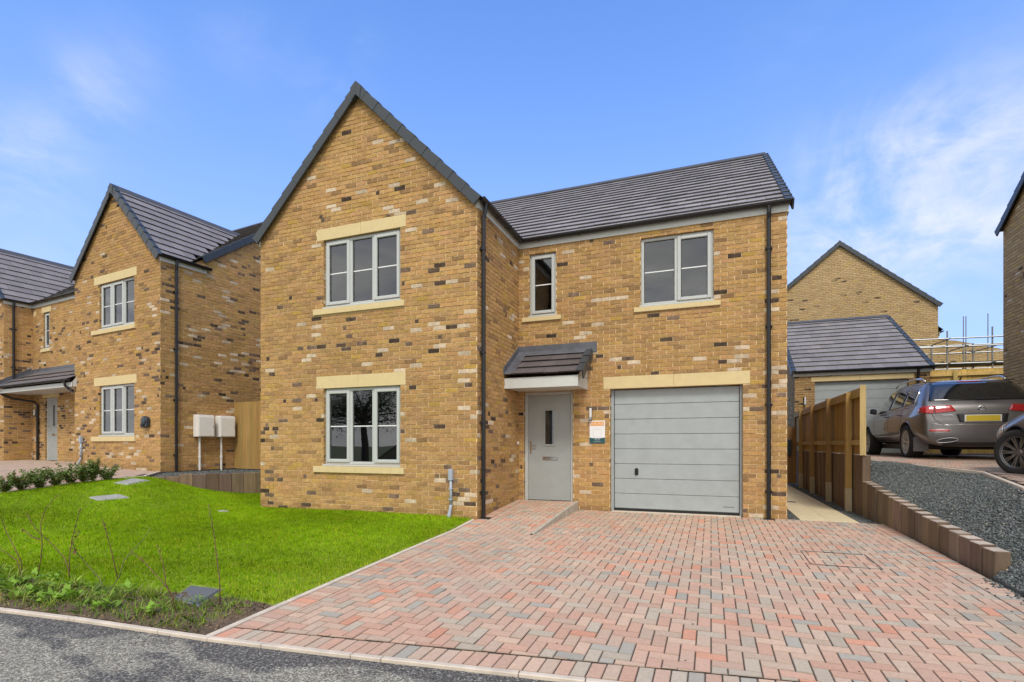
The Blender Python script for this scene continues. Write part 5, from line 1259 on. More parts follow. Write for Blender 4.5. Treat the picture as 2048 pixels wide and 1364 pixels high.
def make_wheel(parent, x, y, r, sx, rim_mat, spokes, steer=0.0, w=.25):
    t = bpy.data.objects.new('wheel', None); COL.objects.link(t); t.parent = parent; t.location = (x, y, r); t.rotation_euler = (0, 0, steer)
    ax = (sx, 0, 0); h = w / 2
    m = MB(); m.lathe([(r * .66, -h), (r * .90, -h), (r * .985, -h * .75), (r, -h * .3), (r, h * .3), (r * .985, h * .75), (r * .90, h), (r * .74, h), (r * .70, h * .86), (r * .66, h * .8)], (0, 0, 0), ax, 40); m.build('tyre', 'tyre', t, smooth=True)
    m = MB(); m.lathe([(r * .665, -h * .9), (r * .665, h * .78), (r * .70, h * .88), (r * .69, h * .80), (r * .64, h * .72), (r * .62, -h * .2)], (0, 0, 0), ax, 40)
    m.lathe([(0, h * .60), (r * .10, h * .58), (r * .15, h * .44), (r * .15, h * .1)], (0, 0, 0), ax, 20)
    for k in range(spokes):
        a = 2 * math.pi * k / spokes
        for da in (-.085, .085):
            d0, d1 = Vector((0, math.cos(a + da * .6), math.sin(a + da * .6))), Vector((0, math.cos(a + da), math.sin(a + da))); tn = Vector((0, -math.sin(a), math.cos(a)))
            p, q = d0 * r * .11, d1 * r * .655; A = Vector(ax); wd = r * .036
            m.hexa([p - tn * wd + A * h * .15, q - tn * wd + A * h * .4, q + tn * wd + A * h * .4, p + tn * wd + A * h * .15, p - tn * wd * .6 + A * h * .52, q - tn * wd * .7 + A * h * .72, q + tn * wd * .7 + A * h * .72, p + tn * wd * .6 + A * h * .52])
    m.build('rim', rim_mat, t)
    m = MB(); m.lathe([(0, -h * .25), (r * .46, -h * .25), (r * .46, -h * .1), (0, -h * .1)], (0, 0, 0), ax, 24); m.build('brake_disc', 'grey_metal', t)
    m = MB(); m.lathe([(0, -h * .4), (r * .64, -h * .4)], (0, 0, 0), ax, 24); m.build('hub', 'trim_black', t)
    return t

V_ = thing('parked_car', 'grey four wheel drive car seen from behind beside the timber fence', 'car', (4.86, 12.5, .925))
hw = .965
suv = [  # y, zb, wb, ww, zw, wbelt, zbelt, wshoulder, zshoulder, wtop, ztop
    (.00, .36, .70, .80, .60, .80, .70, .78, .74, .60, .76), (.03, .30, .78, .88, .60, .87, .76, .85, .82, .72, .84), (.07, .27, .80, .91, .66, .91, .92, .88, 1.02, .78, 1.06), (.16, .26, .82, .94, .70, .93, 1.02, .87, 1.13, .80, 1.16),
    (.32, .26, .82, .955, .74, .94, 1.06, .82, 1.30, .72, 1.36), (.52, .32, .82, hw, .76, .945, 1.07, .76, 1.50, .64, 1.575), (.66, .32, .82, hw, .78, .945, 1.07, .745, 1.56, .62, 1.625), (1.1, .32, .82, hw, .78, .95, 1.06, .735, 1.60, .62, 1.665),
    (1.8, .31, .82, hw, .78, .95, 1.05, .73, 1.62, .62, 1.69), (2.5, .31, .82, hw, .78, .95, 1.04, .725, 1.61, .61, 1.68), (3.05, .31, .82, hw, .77, .95, 1.03, .74, 1.50, .62, 1.57), (3.45, .31, .82, hw, .76, .95, 1.02, .80, 1.24, .70, 1.29), (3.75, .32, .82, hw, .75, .945, .99, .88, 1.06, .80, 1.10),
    (4.2, .34, .80, .955, .70, .93, .93, .87, .99, .76, 1.02), (4.55, .36, .76, .90, .66, .88, .86, .80, .91, .66, .93), (4.74, .40, .66, .78, .62, .76, .76, .68, .80, .5, .82), (4.79, .46, .5, .62, .60, .6, .68, .55, .70, .4, .71)]
body, bv = loft_body('body', suv, 'suv_paint', V_, (.95, 3.85), .425, hw)
for y in (.95, 3.85):
    for sx in (-1, 1): make_wheel(V_, sx * .84, y, .365, sx, 'alloy', 8, 0, .265)
for sx in (-1, 1):
    S_ = ('s', sx)
    skin_patch('window', bv, [(.66, 1.15), (1.22, 1.115), (1.26, 1.515), (.78, 1.49), (.69, 1.38)], 'car_glass', V_, S_)
    skin_patch('window', bv, [(1.30, 1.112), (2.10, 1.085), (2.06, 1.555), (1.34, 1.52)], 'car_glass', V_, S_)
    skin_patch('window', bv, [(2.17, 1.082), (3.30, 1.055), (2.92, 1.43), (2.62, 1.54), (2.14, 1.558)], 'car_glass', V_, S_)
    skin_line('chrome_strip', bv, [(.60, 1.15), (.66, 1.125), (1.25, 1.09), (2.15, 1.06), (3.38, 1.03)], .009, 'chrome', V_, S_, .003)
    skin_line('chrome_strip', bv, [(.62, 1.15), (.655, 1.39), (.76, 1.515), (1.3, 1.55), (2.1, 1.58)], .009, 'chrome', V_, S_, .003)
    skin_line('door_gap', bv, [(1.26, 1.08), (1.28, .78), (1.48, .60), (1.60, .40)], .004, 'trim_black', V_, S_, -.001)
    skin_line('door_gap', bv, [(2.14, 1.05), (2.14, .72), (2.14, .40)], .004, 'trim_black', V_, S_, -.001)
    skin_line('door_gap', bv, [(3.30, 1.0), (3.25, .70), (3.20, .40)], .004, 'trim_black', V_, S_, -.001)
    skin_line('side_moulding', bv, [(1.5, .50), (3.35, .50)], .010, 'chrome', V_, S_, .000)
    skin_line('arch_trim', bv, [(.95 + .44 * math.cos(a), .365 + .44 * math.sin(a)) for a in np.linspace(-.35, math.pi + .3, 15)], .012, 'suv_paint', V_, S_, .0)
    for y in (1.42, 2.30): mb = MB(); h, *_ = bv.ray_cast(Vector((sx * 3, y, .96)), Vector((-sx, 0, 0))); xx = h.x if h else sx * .95; mb.tube([(xx, y - .11, .955), (xx + sx * .035, y - .08, .96), (xx + sx * .035, y + .08, .965), (xx, y + .11, .965)], .014, 8); mb.build('door_handle', 'suv_paint', V_, smooth=True)
    mb = MB(); mb.hexa([(sx * .95, 3.02, 1.06), (sx * 1.10, 2.98, 1.08), (sx * 1.10, 3.10, 1.08), (sx * .95, 3.16, 1.06), (sx * .95, 3.02, 1.20), (sx * 1.09, 2.98, 1.21), (sx * 1.08, 3.10, 1.19), (sx * .95, 3.14, 1.17)]); mb.build('mirror', 'trim_black', V_, bevel=.025)
    mb = MB(); mb.tube([(sx * .66, .78, 1.625), (sx * .68, .95, 1.70), (sx * .68, 1.3, 1.735), (sx * .675, 2.1, 1.745), (sx * .665, 2.45, 1.725), (sx * .655, 2.65, 1.665)], .019, 8); mb.build('roof_rail', 'chrome', V_, smooth=True)
    skin_patch('tail_light', bv, [(sx * .40, .965), (sx * .74, .925), (sx * .74, 1.075), (sx * .47, 1.085)], 'tail_red', V_, ('r', 1), .010)
    skin_patch('tail_light', bv, [(.06, .93), (.30, .935), (.34, 1.03), (.10, 1.09)], 'tail_red', V_, S_, .010)
    skin_patch('tail_light', bv, [(sx * .755, .925), (sx * .90, .925), (sx * .885, 1.07), (sx * .755, 1.078)], 'tail_red', V_, ('r', 1), .010)
    skin_patch('reflector', bv, [(sx * .52, .565), (sx * .84, .565), (sx * .84, .605), (sx * .50, .60)], 'tail_red', V_, ('r', 1), .006)
    mb = MB()
    ell = [(sx * (.56 + .165 * math.cos(a)), -.005 + .02 * math.cos(a), .385 + (.05 if math.sin(a) > 0 else .035) * math.sin(a) + sx * 0 - .02 * math.cos(a)) for a in np.linspace(0, 2 * math.pi, 20)]
    mb.tube(ell, .008, 8, cap=False); mb.poly([(x, y - .001, z) for x, y, z in ell[:-1]], m=1); mb.build('exhaust', ['grey_metal', 'trim_black'], V_, smooth=True)
    mb = MB(); mb.hexa([(sx * .70, .48, .17), (sx * .95, .50, .17), (sx * .95, .515, .17), (sx * .70, .495, .17), (sx * .70, .50, .46), (sx * .945, .52, .46), (sx * .945, .535, .46), (sx * .70, .515, .46)]); mb.build('mud_flap', 'mudflap', V_)
    skin_patch('headlight', bv, [(4.25, .76), (4.62, .72), (4.60, .83), (4.3, .90)], 'lamp_clear', V_, S_, .004)
skin_patch('rear_window', bv, [(-.80, 1.175), (.80, 1.175), (.66, 1.555), (-.66, 1.555)], 'car_glass', V_, ('r', 1), .006, 16, 12)
skin_patch('brake_light', bv, [(-.2, 1.575), (.2, 1.575), (.2, 1.60), (-.2, 1.60)], 'tail_red', V_, ('r', 1), .008, 8, 2)
skin_patch('plate_recess', bv, [(-.36, .74), (.36, .74), (.40, .905), (-.40, .905)], 'trim_black', V_, ('r', 1), .004)
skin_patch('lower_bumper', bv, [(-.60, .29), (.60, .29), (.66, .36), (-.66, .36)], 'trim_black', V_, ('r', 1), .004)
skin_line('tailgate_gap', bv, [(-.86, 1.14), (-.79, .93), (-.75, .80), (-.62, .70), (.62, .70), (.75, .80), (.79, .93), (.86, 1.14)], .005, 'trim_black', V_, ('r', 1), .0)
skin_line('bumper_strip', bv, [(-.62, .695), (.62, .695)], .007, 'chrome', V_, ('r', 1), .002)
h, *_ = bv.ray_cast(Vector((0, -3, .82)), Vector((0, 1, 0))); yr = h.y
mb = MB(); mb.box((-.285, yr - .026, .75), (.285, yr - .012, .885)); mb.build('plate_holder', 'plate_white', V_, bevel=.004)
mb = MB(); mb.box((-.258, yr - .034, .763), (.258, yr - .0265, .872)); mb.build('number_plate', 'plate_yellow', V_, bevel=.003)
h, *_ = bv.ray_cast(Vector((0, -3, 1.01)), Vector((0, 1, 0))); yr2 = h.y
mb = MB(); mb.lathe([(.050, 0), (.062, .004), (.062, .012), (.050, .014)], (0, yr2 - .004, 1.01), (0, -1, -.15), 28)
bd = [((-.028, 1.060), (0, 1.018)), ((.028, 1.060), (0, 1.018)), ((-.050, 1.036), (-.025, .963)), ((.050, 1.036), (.025, .963)), ((-.025, .963), (0, 1.000)), ((.025, .963), (0, 1.000))]
for (x0, z0), (x1, z1) in bd: mb.tube([(x0, yr2 - .012 + (1.01 - z0) * .15, z0), (x1, yr2 - .012 + (1.01 - z1) * .15, z1)], .0048, 6)
mb.build('badge', 'chrome', V_, smooth=False)
h, *_ = bv.ray_cast(Vector((-.55, -3, .885)), Vector((0, 1, 0)))
text_mesh('lettering', 'TOUAREG', .036, (-.54, h.y - .012, .887), (R(84), 0, R(-8)), 'chrome', V_, .002)
mb = MB(); mb.tube([(.30, .10, 1.20), (.12, .115, 1.205), (-.06, .12, 1.195)], .012, 6); mb.build('wiper', 'trim_black', V_)
mb = MB(); mb.tube([(.0, 1.0, 1.66), (0, .92, 1.72)], [.016, .006], 6); mb.build('antenna', 'trim_black', V_)
mb = MB(); mb.box((-.74, .62, 1.585), (.74, .64, 1.60)); 
mb.box((-.72, .7, .21), (.72, 4.2, .33)); mb.build('underbody', 'trim_black', V_)

K_ = thing('parked_car', 'grey hatchback nose cut off by the photo edge beside the gravel bank', 'car', (5.09, 6.36, .79), R(2))
hw2 = .87
hat = [(.0, .42, .6, .70, .58, .70, .72, .66, .80, .5, .82), (.05, .36, .66, .78, .60, .78, .84, .74, .94, .6, .97), (.20, .32, .70, .83, .66, .83, .92, .74, 1.16, .6, 1.20), (.42, .30, .72, .86, .70, .85, .95, .67, 1.36, .58, 1.42), (.7, .29, .73, .865, .70, .855, .95, .66, 1.41, .58, 1.47), (1.2, .28, .74, hw2, .70, .86, .94, .655, 1.42, .58, 1.485), (1.7, .28, .74, hw2, .70, .86, .93, .655, 1.42, .58, 1.485), (2.1, .28, .74, hw2, .70, .86, .92, .665, 1.38, .58, 1.44),
       (2.5, .28, .74, hw2, .70, .86, .90, .69, 1.26, .57, 1.31), (2.95, .28, .74, hw2, .69, .86, .87, .77, 1.00, .68, 1.04), (3.3, .28, .74, hw2, .67, .85, .83, .79, .90, .68, .93), (3.75, .30, .72, .855, .62, .83, .75, .74, .80, .58, .82), (4.0, .34, .66, .79, .56, .76, .66, .66, .70, .5, .71), (4.15, .40, .5, .60, .52, .56, .58, .5, .60, .36, .61)]
body2, bv2 = loft_body('body', hat, 'car_paint', K_, (.68, 3.30), .37, hw2)
for y in (.68, 3.30):
    for sx in (-1, 1): make_wheel(K_, sx * .78, y, .335, sx, 'alloy_dark', 10, R(26) if y > 2 else 0, .215)
for sx in (-1, 1):
    skin_patch('window', bv2, [(.55, .98), (1.30, .96), (1.28, 1.34), (.75, 1.33)], 'car_glass', K_, ('s', sx)); skin_patch('window', bv2, [(1.36, .96), (2.55, .92), (2.1, 1.33), (1.34, 1.34)], 'car_glass', K_, ('s', sx))
    skin_patch('headlight', bv2, [(3.62, .62), (4.0, .57), (3.98, .68), (3.68, .745)], 'lamp_clear', K_, ('s', sx), .006)
    skin_line('door_gap', bv2, [(2.62, .88), (2.58, .60), (2.5, .36)], .004, 'trim_black', K_, ('s', sx), -.001); skin_line('arch_trim', bv2, [(3.30 + .385 * math.cos(a), .335 + .385 * math.sin(a)) for a in np.linspace(-.2, math.pi + .2, 15)], .010, 'trim_black', K_, ('s', sx), .0)
    mb = MB(); mb.hexa([(sx * .85, 2.32, .93), (sx * 1.0, 2.30, .95), (sx * 1.0, 2.38, .95), (sx * .85, 2.42, .93), (sx * .85, 2.32, 1.06), (sx * .99, 2.30, 1.06), (sx * .98, 2.38, 1.05), (sx * .85, 2.42, 1.04)]); mb.build('mirror', 'car_paint', K_, bevel=.025)
skin_patch('windscreen', bv2, [(-.66, .99), (.66, .99), (.54, 1.33), (-.54, 1.33)], 'car_glass', K_, ('f', 1), .005, 12, 10)
mb = MB(); mb.box((-.55, .4, .20), (.55, 3.8, .26)); mb.build('underbody', 'trim_black', K_)

# ------------------------------------------------------------------ covers in the ground
def cover(name, label, quad, mat, lift, group=None, frame=None, cat='manhole cover'):
    P = [Vector((x, y, float(lawn_z(x, y)[0]) + lift)) for x, y in quad]; c = sum(P, Vector()) / 4
    t = thing(name, label, cat, c, 0, group); mb = MB(); q = [p - c for p in P]
    mb.hexa([p - Vector((0, 0, .09)) for p in q] + q); mb.build('surround', frame or mat, t, bevel=.012)
    mb = MB(); k = [p * .84 + Vector((0, 0, .0015)) for p in q]; mb.hexa([p - Vector((0, 0, .02)) for p in k] + [p + Vector((0, 0, .006)) for p in k]); mb.build('lid', mat, t, bevel=.004)
cover('manhole_cover', 'concrete manhole cover in the middle of the lawn slope', [(-10.02, 5.75), (-9.78, 5.76), (-9.68, 6.22), (-9.93, 6.20)], 'cover_concrete', .018, 'concrete covers in the lawn')
cover('manhole_cover', 'concrete manhole cover high on the lawn near the hedge end and sleeper wall', [(-10.62, 6.52), (-10.36, 6.62), (-10.56, 7.18), (-10.84, 7.02)], 'cover_concrete', .022, 'concrete covers in the lawn')
cover('manhole_cover', 'grey chequered steel manhole cover in the soil next to the road kerb', [(-4.40, 3.17), (-4.03, 3.14), (-4.21, 3.54), (-4.60, 3.50)], 'chequer_steel', .002, None, 'steel_cover')
cover('stop_tap_cover', 'small round edged stop tap lid in the grass before the main house', [(-8.12, 6.68), (-7.99, 6.68), (-7.98, 6.82), (-8.11, 6.82)], 'cover_concrete', .02, None, 'concrete', 'tap cover')
t = thing('recessed_cover', 'paved recessed manhole cover outlined by thin dark steel in the driveway', 'manhole cover', (1.35, 6.72, float(drive_z(0, 6.72))))
mb = MB(); q = [(1.0, 6.38), (1.66, 6.38), (1.66, 7.06), (1.0, 7.06)]
for (x0, y0), (x1, y1) in zip(q, q[1:] + q[:1]):
    d = Vector((x1 - x0, y1 - y0, 0)).normalized(); w = Vector((-d.y, d.x, 0)) * .009; zz = float(drive_z(0, 6.72)); a, b = Vector((x0 - 1.35, y0 - 6.72, float(drive_z(0, y0)) - zz)), Vector((x1 - 1.35, y1 - 6.72, float(drive_z(0, y1)) - zz))
    mb.obox(a - Vector((0, 0, .03)), b - a - d * .009, w, Vector((0, 0, .0345)))
mb.build('frame', 'trim_black', t)
mb = MB()
for x, y in ((1.012, 7.03), (1.64, 7.04), (1.64, 6.395), (1.015, 6.395)): mb.lathe([(0, 0), (.014, 0), (.012, .006), (0, .006)], (x - 1.35, y - 6.72, float(drive_z(0, y) - drive_z(0, 6.72))), (0, 0, 1), 10)
mb.build('lifting_key', 'chrome', t)
t = thing('drain_grate', 'small black drain grate across the buff slab path by the house corner', 'drain', (1.47, 12.45, .005)); mb = MB(); mb.box((0, 0, -.02), (.22, .12, .004)); mb.build('frame', 'black_plastic', t)
mb = MB()
for k in range(7): mb.box((.012 + k * .03, .01, .0045), (.026 + k * .03, .11, .009))
mb.build('bars', 'trim_black', t)
for (x, y, n, lab) in ((-3.47, 7.83, 'gully', 'black gully at the foot of the downpipe on the gable corner'), (.898, 9.56, 'gully', 'black gully at the foot of the downpipe right of the garage door')):
    t = thing(n, lab, 'drain', (x, y, float(ramp_z(0, y) if x < 0 else drive_z(0, y)) + .004)); mb = MB(); mb.box((-.09, -.09, -.03), (.09, .085, .003)); mb.build('grate', 'black_plastic', t, bevel=.004)

# ------------------------------------------------------------------ plants
def leaf_quad(p, d, n, L, W):
    d = Vector(d).normalized(); s = d.cross(Vector(n)).normalized(); up = s.cross(d)
    return [p, p + d * L * .45 + s * W * .5 + up * L * .05, p + d * L, p + d * L * .45 - s * W * .5 + up * L * .05]
def leaf_mesh(name, quads, cols, parent, mat='leaf'):
    V = [tuple(p) for q in quads for p in q]; F = np.arange(len(V)).reshape(-1, 4); return big_mesh(name, V, F, cols, mat, parent)
def shrub(loc_, h, w, label, seed, nl=760):
    r = random.Random(seed); t = thing('hedge_shrub', label, 'shrub', loc_, 0, 'young hedge shrubs along the neighbouring drive')
    mb = MB(); quads, cols = [], []
    for k in range(11):
        a = r.uniform(0, 6.28); tip = Vector((math.cos(a) * w * r.uniform(.15, .55), math.sin(a) * w * r.uniform(.15, .55), h * r.uniform(.5, 1.02))); mid = tip * .5 + Vector((r.uniform(-.03, .03), r.uniform(-.03, .03), h * .04))
        mb.tube([Vector((r.uniform(-.02, .02), r.uniform(-.02, .02), -.03)), mid, tip], [.006, .004, .002], 5)
        for j in range(nl // 11):
            f = r.uniform(.10, 1.0); p = (mid * (f * 2) if f < .5 else mid + (tip - mid) * (f * 2 - 1)) + Vector((r.gauss(0, .022), r.gauss(0, .022), r.gauss(0, .018)))
            d = Vector((r.gauss(0, 1), r.gauss(0, 1), r.gauss(.35, .6))); quads.append(leaf_quad(p, d, (r.gauss(0, .5), r.gauss(0, .5), 1), r.uniform(.035, .062), r.uniform(.02, .034)))
            b = r.uniform(.65, 1.3); cols.append((.16 * b, .25 * b, .055 * b) if r.random() > .1 else (.24 * b, .11 * b, .05 * b))
    mb.build('stems', 'stem', t); leaf_mesh('leaves', quads, cols, t)
words = ['cut by the photo edge', 'second from the photo edge', 'third from the photo edge, broad', 'fourth from the photo edge', 'fourth from the lawn corner', 'third from the lawn corner', 'narrow and tall, second from the lawn corner', 'at the lawn corner end']
for k, (x, y, h, w) in enumerate([(-10.99, 5.05, .31, .48), (-11.0, 5.29, .35, .52), (-11.02, 5.55, .36, .54), (-11.05, 5.8, .33, .52), (-11.06, 6.06, .39, .54), (-11.07, 6.28, .36, .48), (-11.09, 6.44, .44, .22), (-11.05, 6.68, .36, .56)]):
    shrub((x, y, float(lawn_z(x, y)[0])), h, w, f'green leafy hedge shrub along the left drive, {words[k]}', 40 + k)
TW = [((-6.161, 3.08, -.075), [[(0, 0, 0), (.016, .029, .189), (.111, -.008, .358), (.047, .008, .53), (.031, .065, .691), (.215, .078, .839)]], 'tall bare dark stem curving right near the left photo edge', 'd', 3),
 ((-6.554, 3.165, -.065), [[(0, 0, 0), (.014, -.023, .114), (-.046, -.059, .29), (-.21, -.041, .411), (-.238, -.06, .534), (-.151, -.105, .578)]], 'thin stem with a curled tip cut close to the left photo edge', 'd', 5),
 ((-5.808, 3.172, -.077), [[(0, 0, 0), (.046, -.036, .115), (-.055, -.015, .216), (-.213, -.03, .336), (-.253, -.116, .464), (-.293, -.159, .557), (-.431, -.133, .649)], [(-.275, -.105, .397), (-.347, -.133, .422), (-.43, -.165, .499)]], 'twig leaning left with a side branch and withered leaves', 'd', 26),
 ((-6.107, 3.336, -.065), [[(0, 0, 0), (.025, -.02, .141), (-.033, .036, .328), (.038, .032, .496), (.156, .007, .659)]], 'slim reddish twig leaning right with buds at its top', 'd', 22),
 ((-5.044, 3.026, -.099), [[(0, 0, 0), (-.061, -.002, .136), (-.218, -.038, .284), (-.206, -.112, .395), (-.229, -.125, .465), (-.282, -.065, .522), (-.231, -.062, .56)]], 'crooked pale twig with large curled brown leaves', 'g', 14),
 ((-4.785, 2.815, -.114), [[(0, 0, 0), (.008, .056, .074), (.163, .064, .242), (.258, .046, .397), (.245, .106, .45), (.281, .158, .52), (.436, .142, .654)]], 'long pale leafless shoot arching right from the kerb', 'g', 0),
 ((-5.376, 3.348, -.08), [[(0, 0, 0), (-.096, -.001, .25), (-.057, -.066, .431), (-.125, -.072, .593)]], 'straight brown budded twig at the lawn edge in the middle of the soil strip', 'd', 18),
 ((-4.042, 2.96, -.116), [[(0, 0, 0), (-.027, -.025, .154), (-.074, -.078, .269), (-.266, -.074, .39), (-.401, -.111, .495)], [(-.05, -.019, .15), (-.085, -.033, .235), (-.1, -.038, .374), (-.15, -.057, .545)]], 'forked bare twig in front of the steel manhole cover', 'd', 4),
 ((-3.909, 3.246, -.109), [[(0, 0, 0), (.039, -.036, .204), (-.017, -.015, .373), (-.095, .017, .588), (-.088, -.039, .844)]], 'tall upright young whip with small green leaves right of the steel cover', 'd', 30),
 ((-6.337, 3.055, -.072), [[(0, 0, 0), (-.001, -.041, .178), (-.18, -.029, .226), (-.243, -.062, .28)]], 'short brown twig bent left towards the photo edge', 'd', 4)]
for k, (b, br, lab, cc, nl) in enumerate(TW):
    r = random.Random(k + 5); t = thing('sapling', lab, 'sapling', b, 0, 'bare young saplings in the soil strip'); mb = MB(); quads, cols = [], []
    for j, P in enumerate(br):
        n = len(P); mb.tube([(x, y, z - (.03 if i == 0 and j == 0 else 0)) for i, (x, y, z) in enumerate(P)], [.0052 - .003 * i / (n - 1) for i in range(n)], 6)
        for q in range(nl // len(br)):
            i = r.randint(n // 2, n - 2) if n > 3 else r.randint(0, n - 2); f = r.random(); p = Vector(P[i]) * (1 - f) + Vector(P[i + 1]) * f
            L = r.uniform(.018, .036) * (1.5 if k in (4,) else 1); quads.append(leaf_quad(p, (r.gauss(0, 1), r.gauss(0, 1), r.gauss(.1, .6)), (0, 0, 1), L, L * .6))
            cols.append((.17, .07, .035) if k != 8 else (.16, .19, .035))
    mb.build('stem', 'stem' if cc == 'd' else 'stem_green', t, smooth=True)
    if quads: leaf_mesh('leaves', quads, cols, t)

# lawn grass: blades standing on the lawn
def scatter(poly, n):
    xs = [p[0] for p in poly]; ys = [p[1] for p in poly]; out = np.empty((0, 2))
    while len(out) < n:
        q = np.c_[rng.uniform(min(xs), max(xs), n), rng.uniform(min(ys), max(ys), n)]; out = np.r_[out, q[inside(poly, q[:, 0], q[:, 1])]]
    return out[:n]
COVERS = [[(-10.04, 5.74), (-9.77, 5.74), (-9.66, 6.24), (-9.94, 6.22)], [(-10.64, 6.50), (-10.34, 6.60), (-10.54, 7.20), (-10.86, 7.04)], [(-4.42, 3.15), (-4.01, 3.12), (-4.19, 3.56), (-4.62, 3.52)], [(-8.12, 6.68), (-7.99, 6.68), (-7.98, 6.82), (-8.11, 6.82)]]
def blades(name, poly, n, hmin, hmax, w, colf, lean=.5, avoid=True, zf=lawn_z):
    P = scatter(poly, n)
    if avoid:
        k = np.zeros(len(P), bool)
        for c in COVERS: k |= inside(c, P[:, 0], P[:, 1])
        P = P[~k]
    n = len(P); z = np.concatenate([zf(P[i:i + 20000, 0], P[i:i + 20000, 1]) for i in range(0, n, 20000)])
    pat = np.sin(P[:, 0] * 3.1 + 1.3 * np.sin(P[:, 1] * 2.3)) * np.sin(P[:, 1] * 3.7 + P[:, 0]) * .5 + .5
    h = rng.uniform(hmin, hmax, n) * (.75 + .5 * pat); a = rng.uniform(0, 2 * np.pi, n); l = np.abs(rng.normal(0, lean, n)); b = rng.uniform(0, 2 * np.pi, n)
    base = np.c_[P, z]; side = np.c_[np.cos(a), np.sin(a), np.zeros(n)] * (w * rng.uniform(.7, 1.3, n))[:, None] * .5
    mid = base + np.c_[np.cos(b) * l * .3 * h, np.sin(b) * l * .3 * h, h * .55]; tip = base + np.c_[np.cos(b) * l * h, np.sin(b) * l * h, h * (1 - .25 * np.minimum(l, 1.2))]
    V = np.stack([base - side, base + side, mid + side * .8, tip, mid - side * .8], 1).reshape(-1, 3); F = np.arange(n * 5).reshape(n, 5)
    return big_mesh(name, V, F, colf(P, n, pat), 'blade')
def grass_col(P, n, pat):
    big = .5 + .5 * np.sin(P[:, 0] * 1.3 + 2 * np.sin(P[:, 1] * .9)) * np.sin(P[:, 1] * 1.9 + 1.1 * np.sin(P[:, 0] * .7))
    fin = .5 + .5 * np.sin(P[:, 0] * 8.3 + 3 * np.sin(P[:, 1] * 5.1)) * np.sin(P[:, 1] * 9.7 + 2 * np.sin(P[:, 0] * 6.2))
    tone = (.66 + .42 * big + .28 * fin)[:, None]
    c = np.array([.285, .475, .008]) * rng.uniform(.6, 1.4, (n, 1)) * tone; y = np.array([.58, .62, .055]) * rng.uniform(.8, 1.2, (n, 1))
    d = np.minimum(np.clip((P[:, 0] + 4.6) / 1.2, 0, 1), 1) * np.clip((6.2 - P[:, 1]) / 2, 0, 1)       # tired, yellower grass beside the drive
    m = (rng.random(n) < .06 + .30 * np.clip(pat - .45, 0, 1) + .4 * np.clip(fin * big - .35, 0, 1) + .34 * d)[:, None]
    return np.where(m, y, c)
tag(blades('lawn_grass', LAWN, 260000, .020, .045, .0042, grass_col), 'short bright green lawn grass sloping up to the left', 'grass', kind='stuff')
SG = SOIL[:1] + [(-3.6, 2.8), (-3.7, 3.42)] + SOIL[2:9] + [(-8, 2.3)] + SOIL[11:]
def weed_col(P, n, pat): return np.array([.2, .34, .05]) * rng.uniform(.6, 1.5, (n, 1)) * np.where(rng.random((n, 1)) < .12, np.array([[2.2, 1.3, 1.8]]), 1)
WE = [(-4.35, 2.85), (-4.5, 3.2), (-5.4, 3.12), (-6.6, 3.08), (-8, 3.1), (-8, 2.4), (-5.5, 2.66), (-4.7, 2.72)]
tag(blades('verge_grass', SG, 5200, .03, .085, .005, weed_col, 1.0, True, soil_z), 'thin straggling grass creeping over the soil strip', 'grass', kind='stuff')
r_ = np.random.default_rng(3); tuft = []
P = np.r_[scatter(WE, 150), scatter([(-3.55, 2.8), (-3.6, 3.35), (-4.4, 3.25), (-4.4, 2.85)], 26)]; quads, cols = [], []
for (x, y) in P:
    z = float(soil_z(x, y)[0]); kind = r_.random(); g = r_.uniform(.7, 1.4); sz = .35 if x > -4.15 else 1.0
    if kind < .5:                                                   # grassy tuft
        for k in range(r_.integers(10, 26)):
            a = r_.uniform(0, 6.28); h = r_.uniform(.04, .17) * sz; L = r_.uniform(.3, 1.1)
            p0 = Vector((x + r_.normal(0, .018), y + r_.normal(0, .018), z)); d = Vector((math.cos(a) * L, math.sin(a) * L, 1)).normalized(); s = Vector((-math.sin(a), math.cos(a), 0)) * .0035
            quads.append([p0 - s, p0 + s, p0 + d * h * .6 + s, p0 + d * h + Vector((0, 0, -h * .12 * L))]); cols.append((.27 * g, .37 * g, .045 * g) if r_.random() > .15 else (.34, .30, .14))
    else:                                                           # broad-leaved weed
        for k in range(r_.integers(7, 18)):
            a = r_.uniform(0, 6.28); L = r_.uniform(.04, .12) * sz; p0 = Vector((x + r_.normal(0, .03), y + r_.normal(0, .03), z + r_.uniform(.005, .06)))
            quads.append(leaf_quad(p0, (math.cos(a), math.sin(a), r_.uniform(.1, .9)), (0, 0, 1), L, L * r_.uniform(.35, .6))); cols.append((.21 * g, .36 * g, .035 * g))
tag(leaf_mesh('weeds', quads, cols, None, 'leaf'), 'straggling green weeds and grass tufts in the soil strip', 'weeds', kind='stuff')

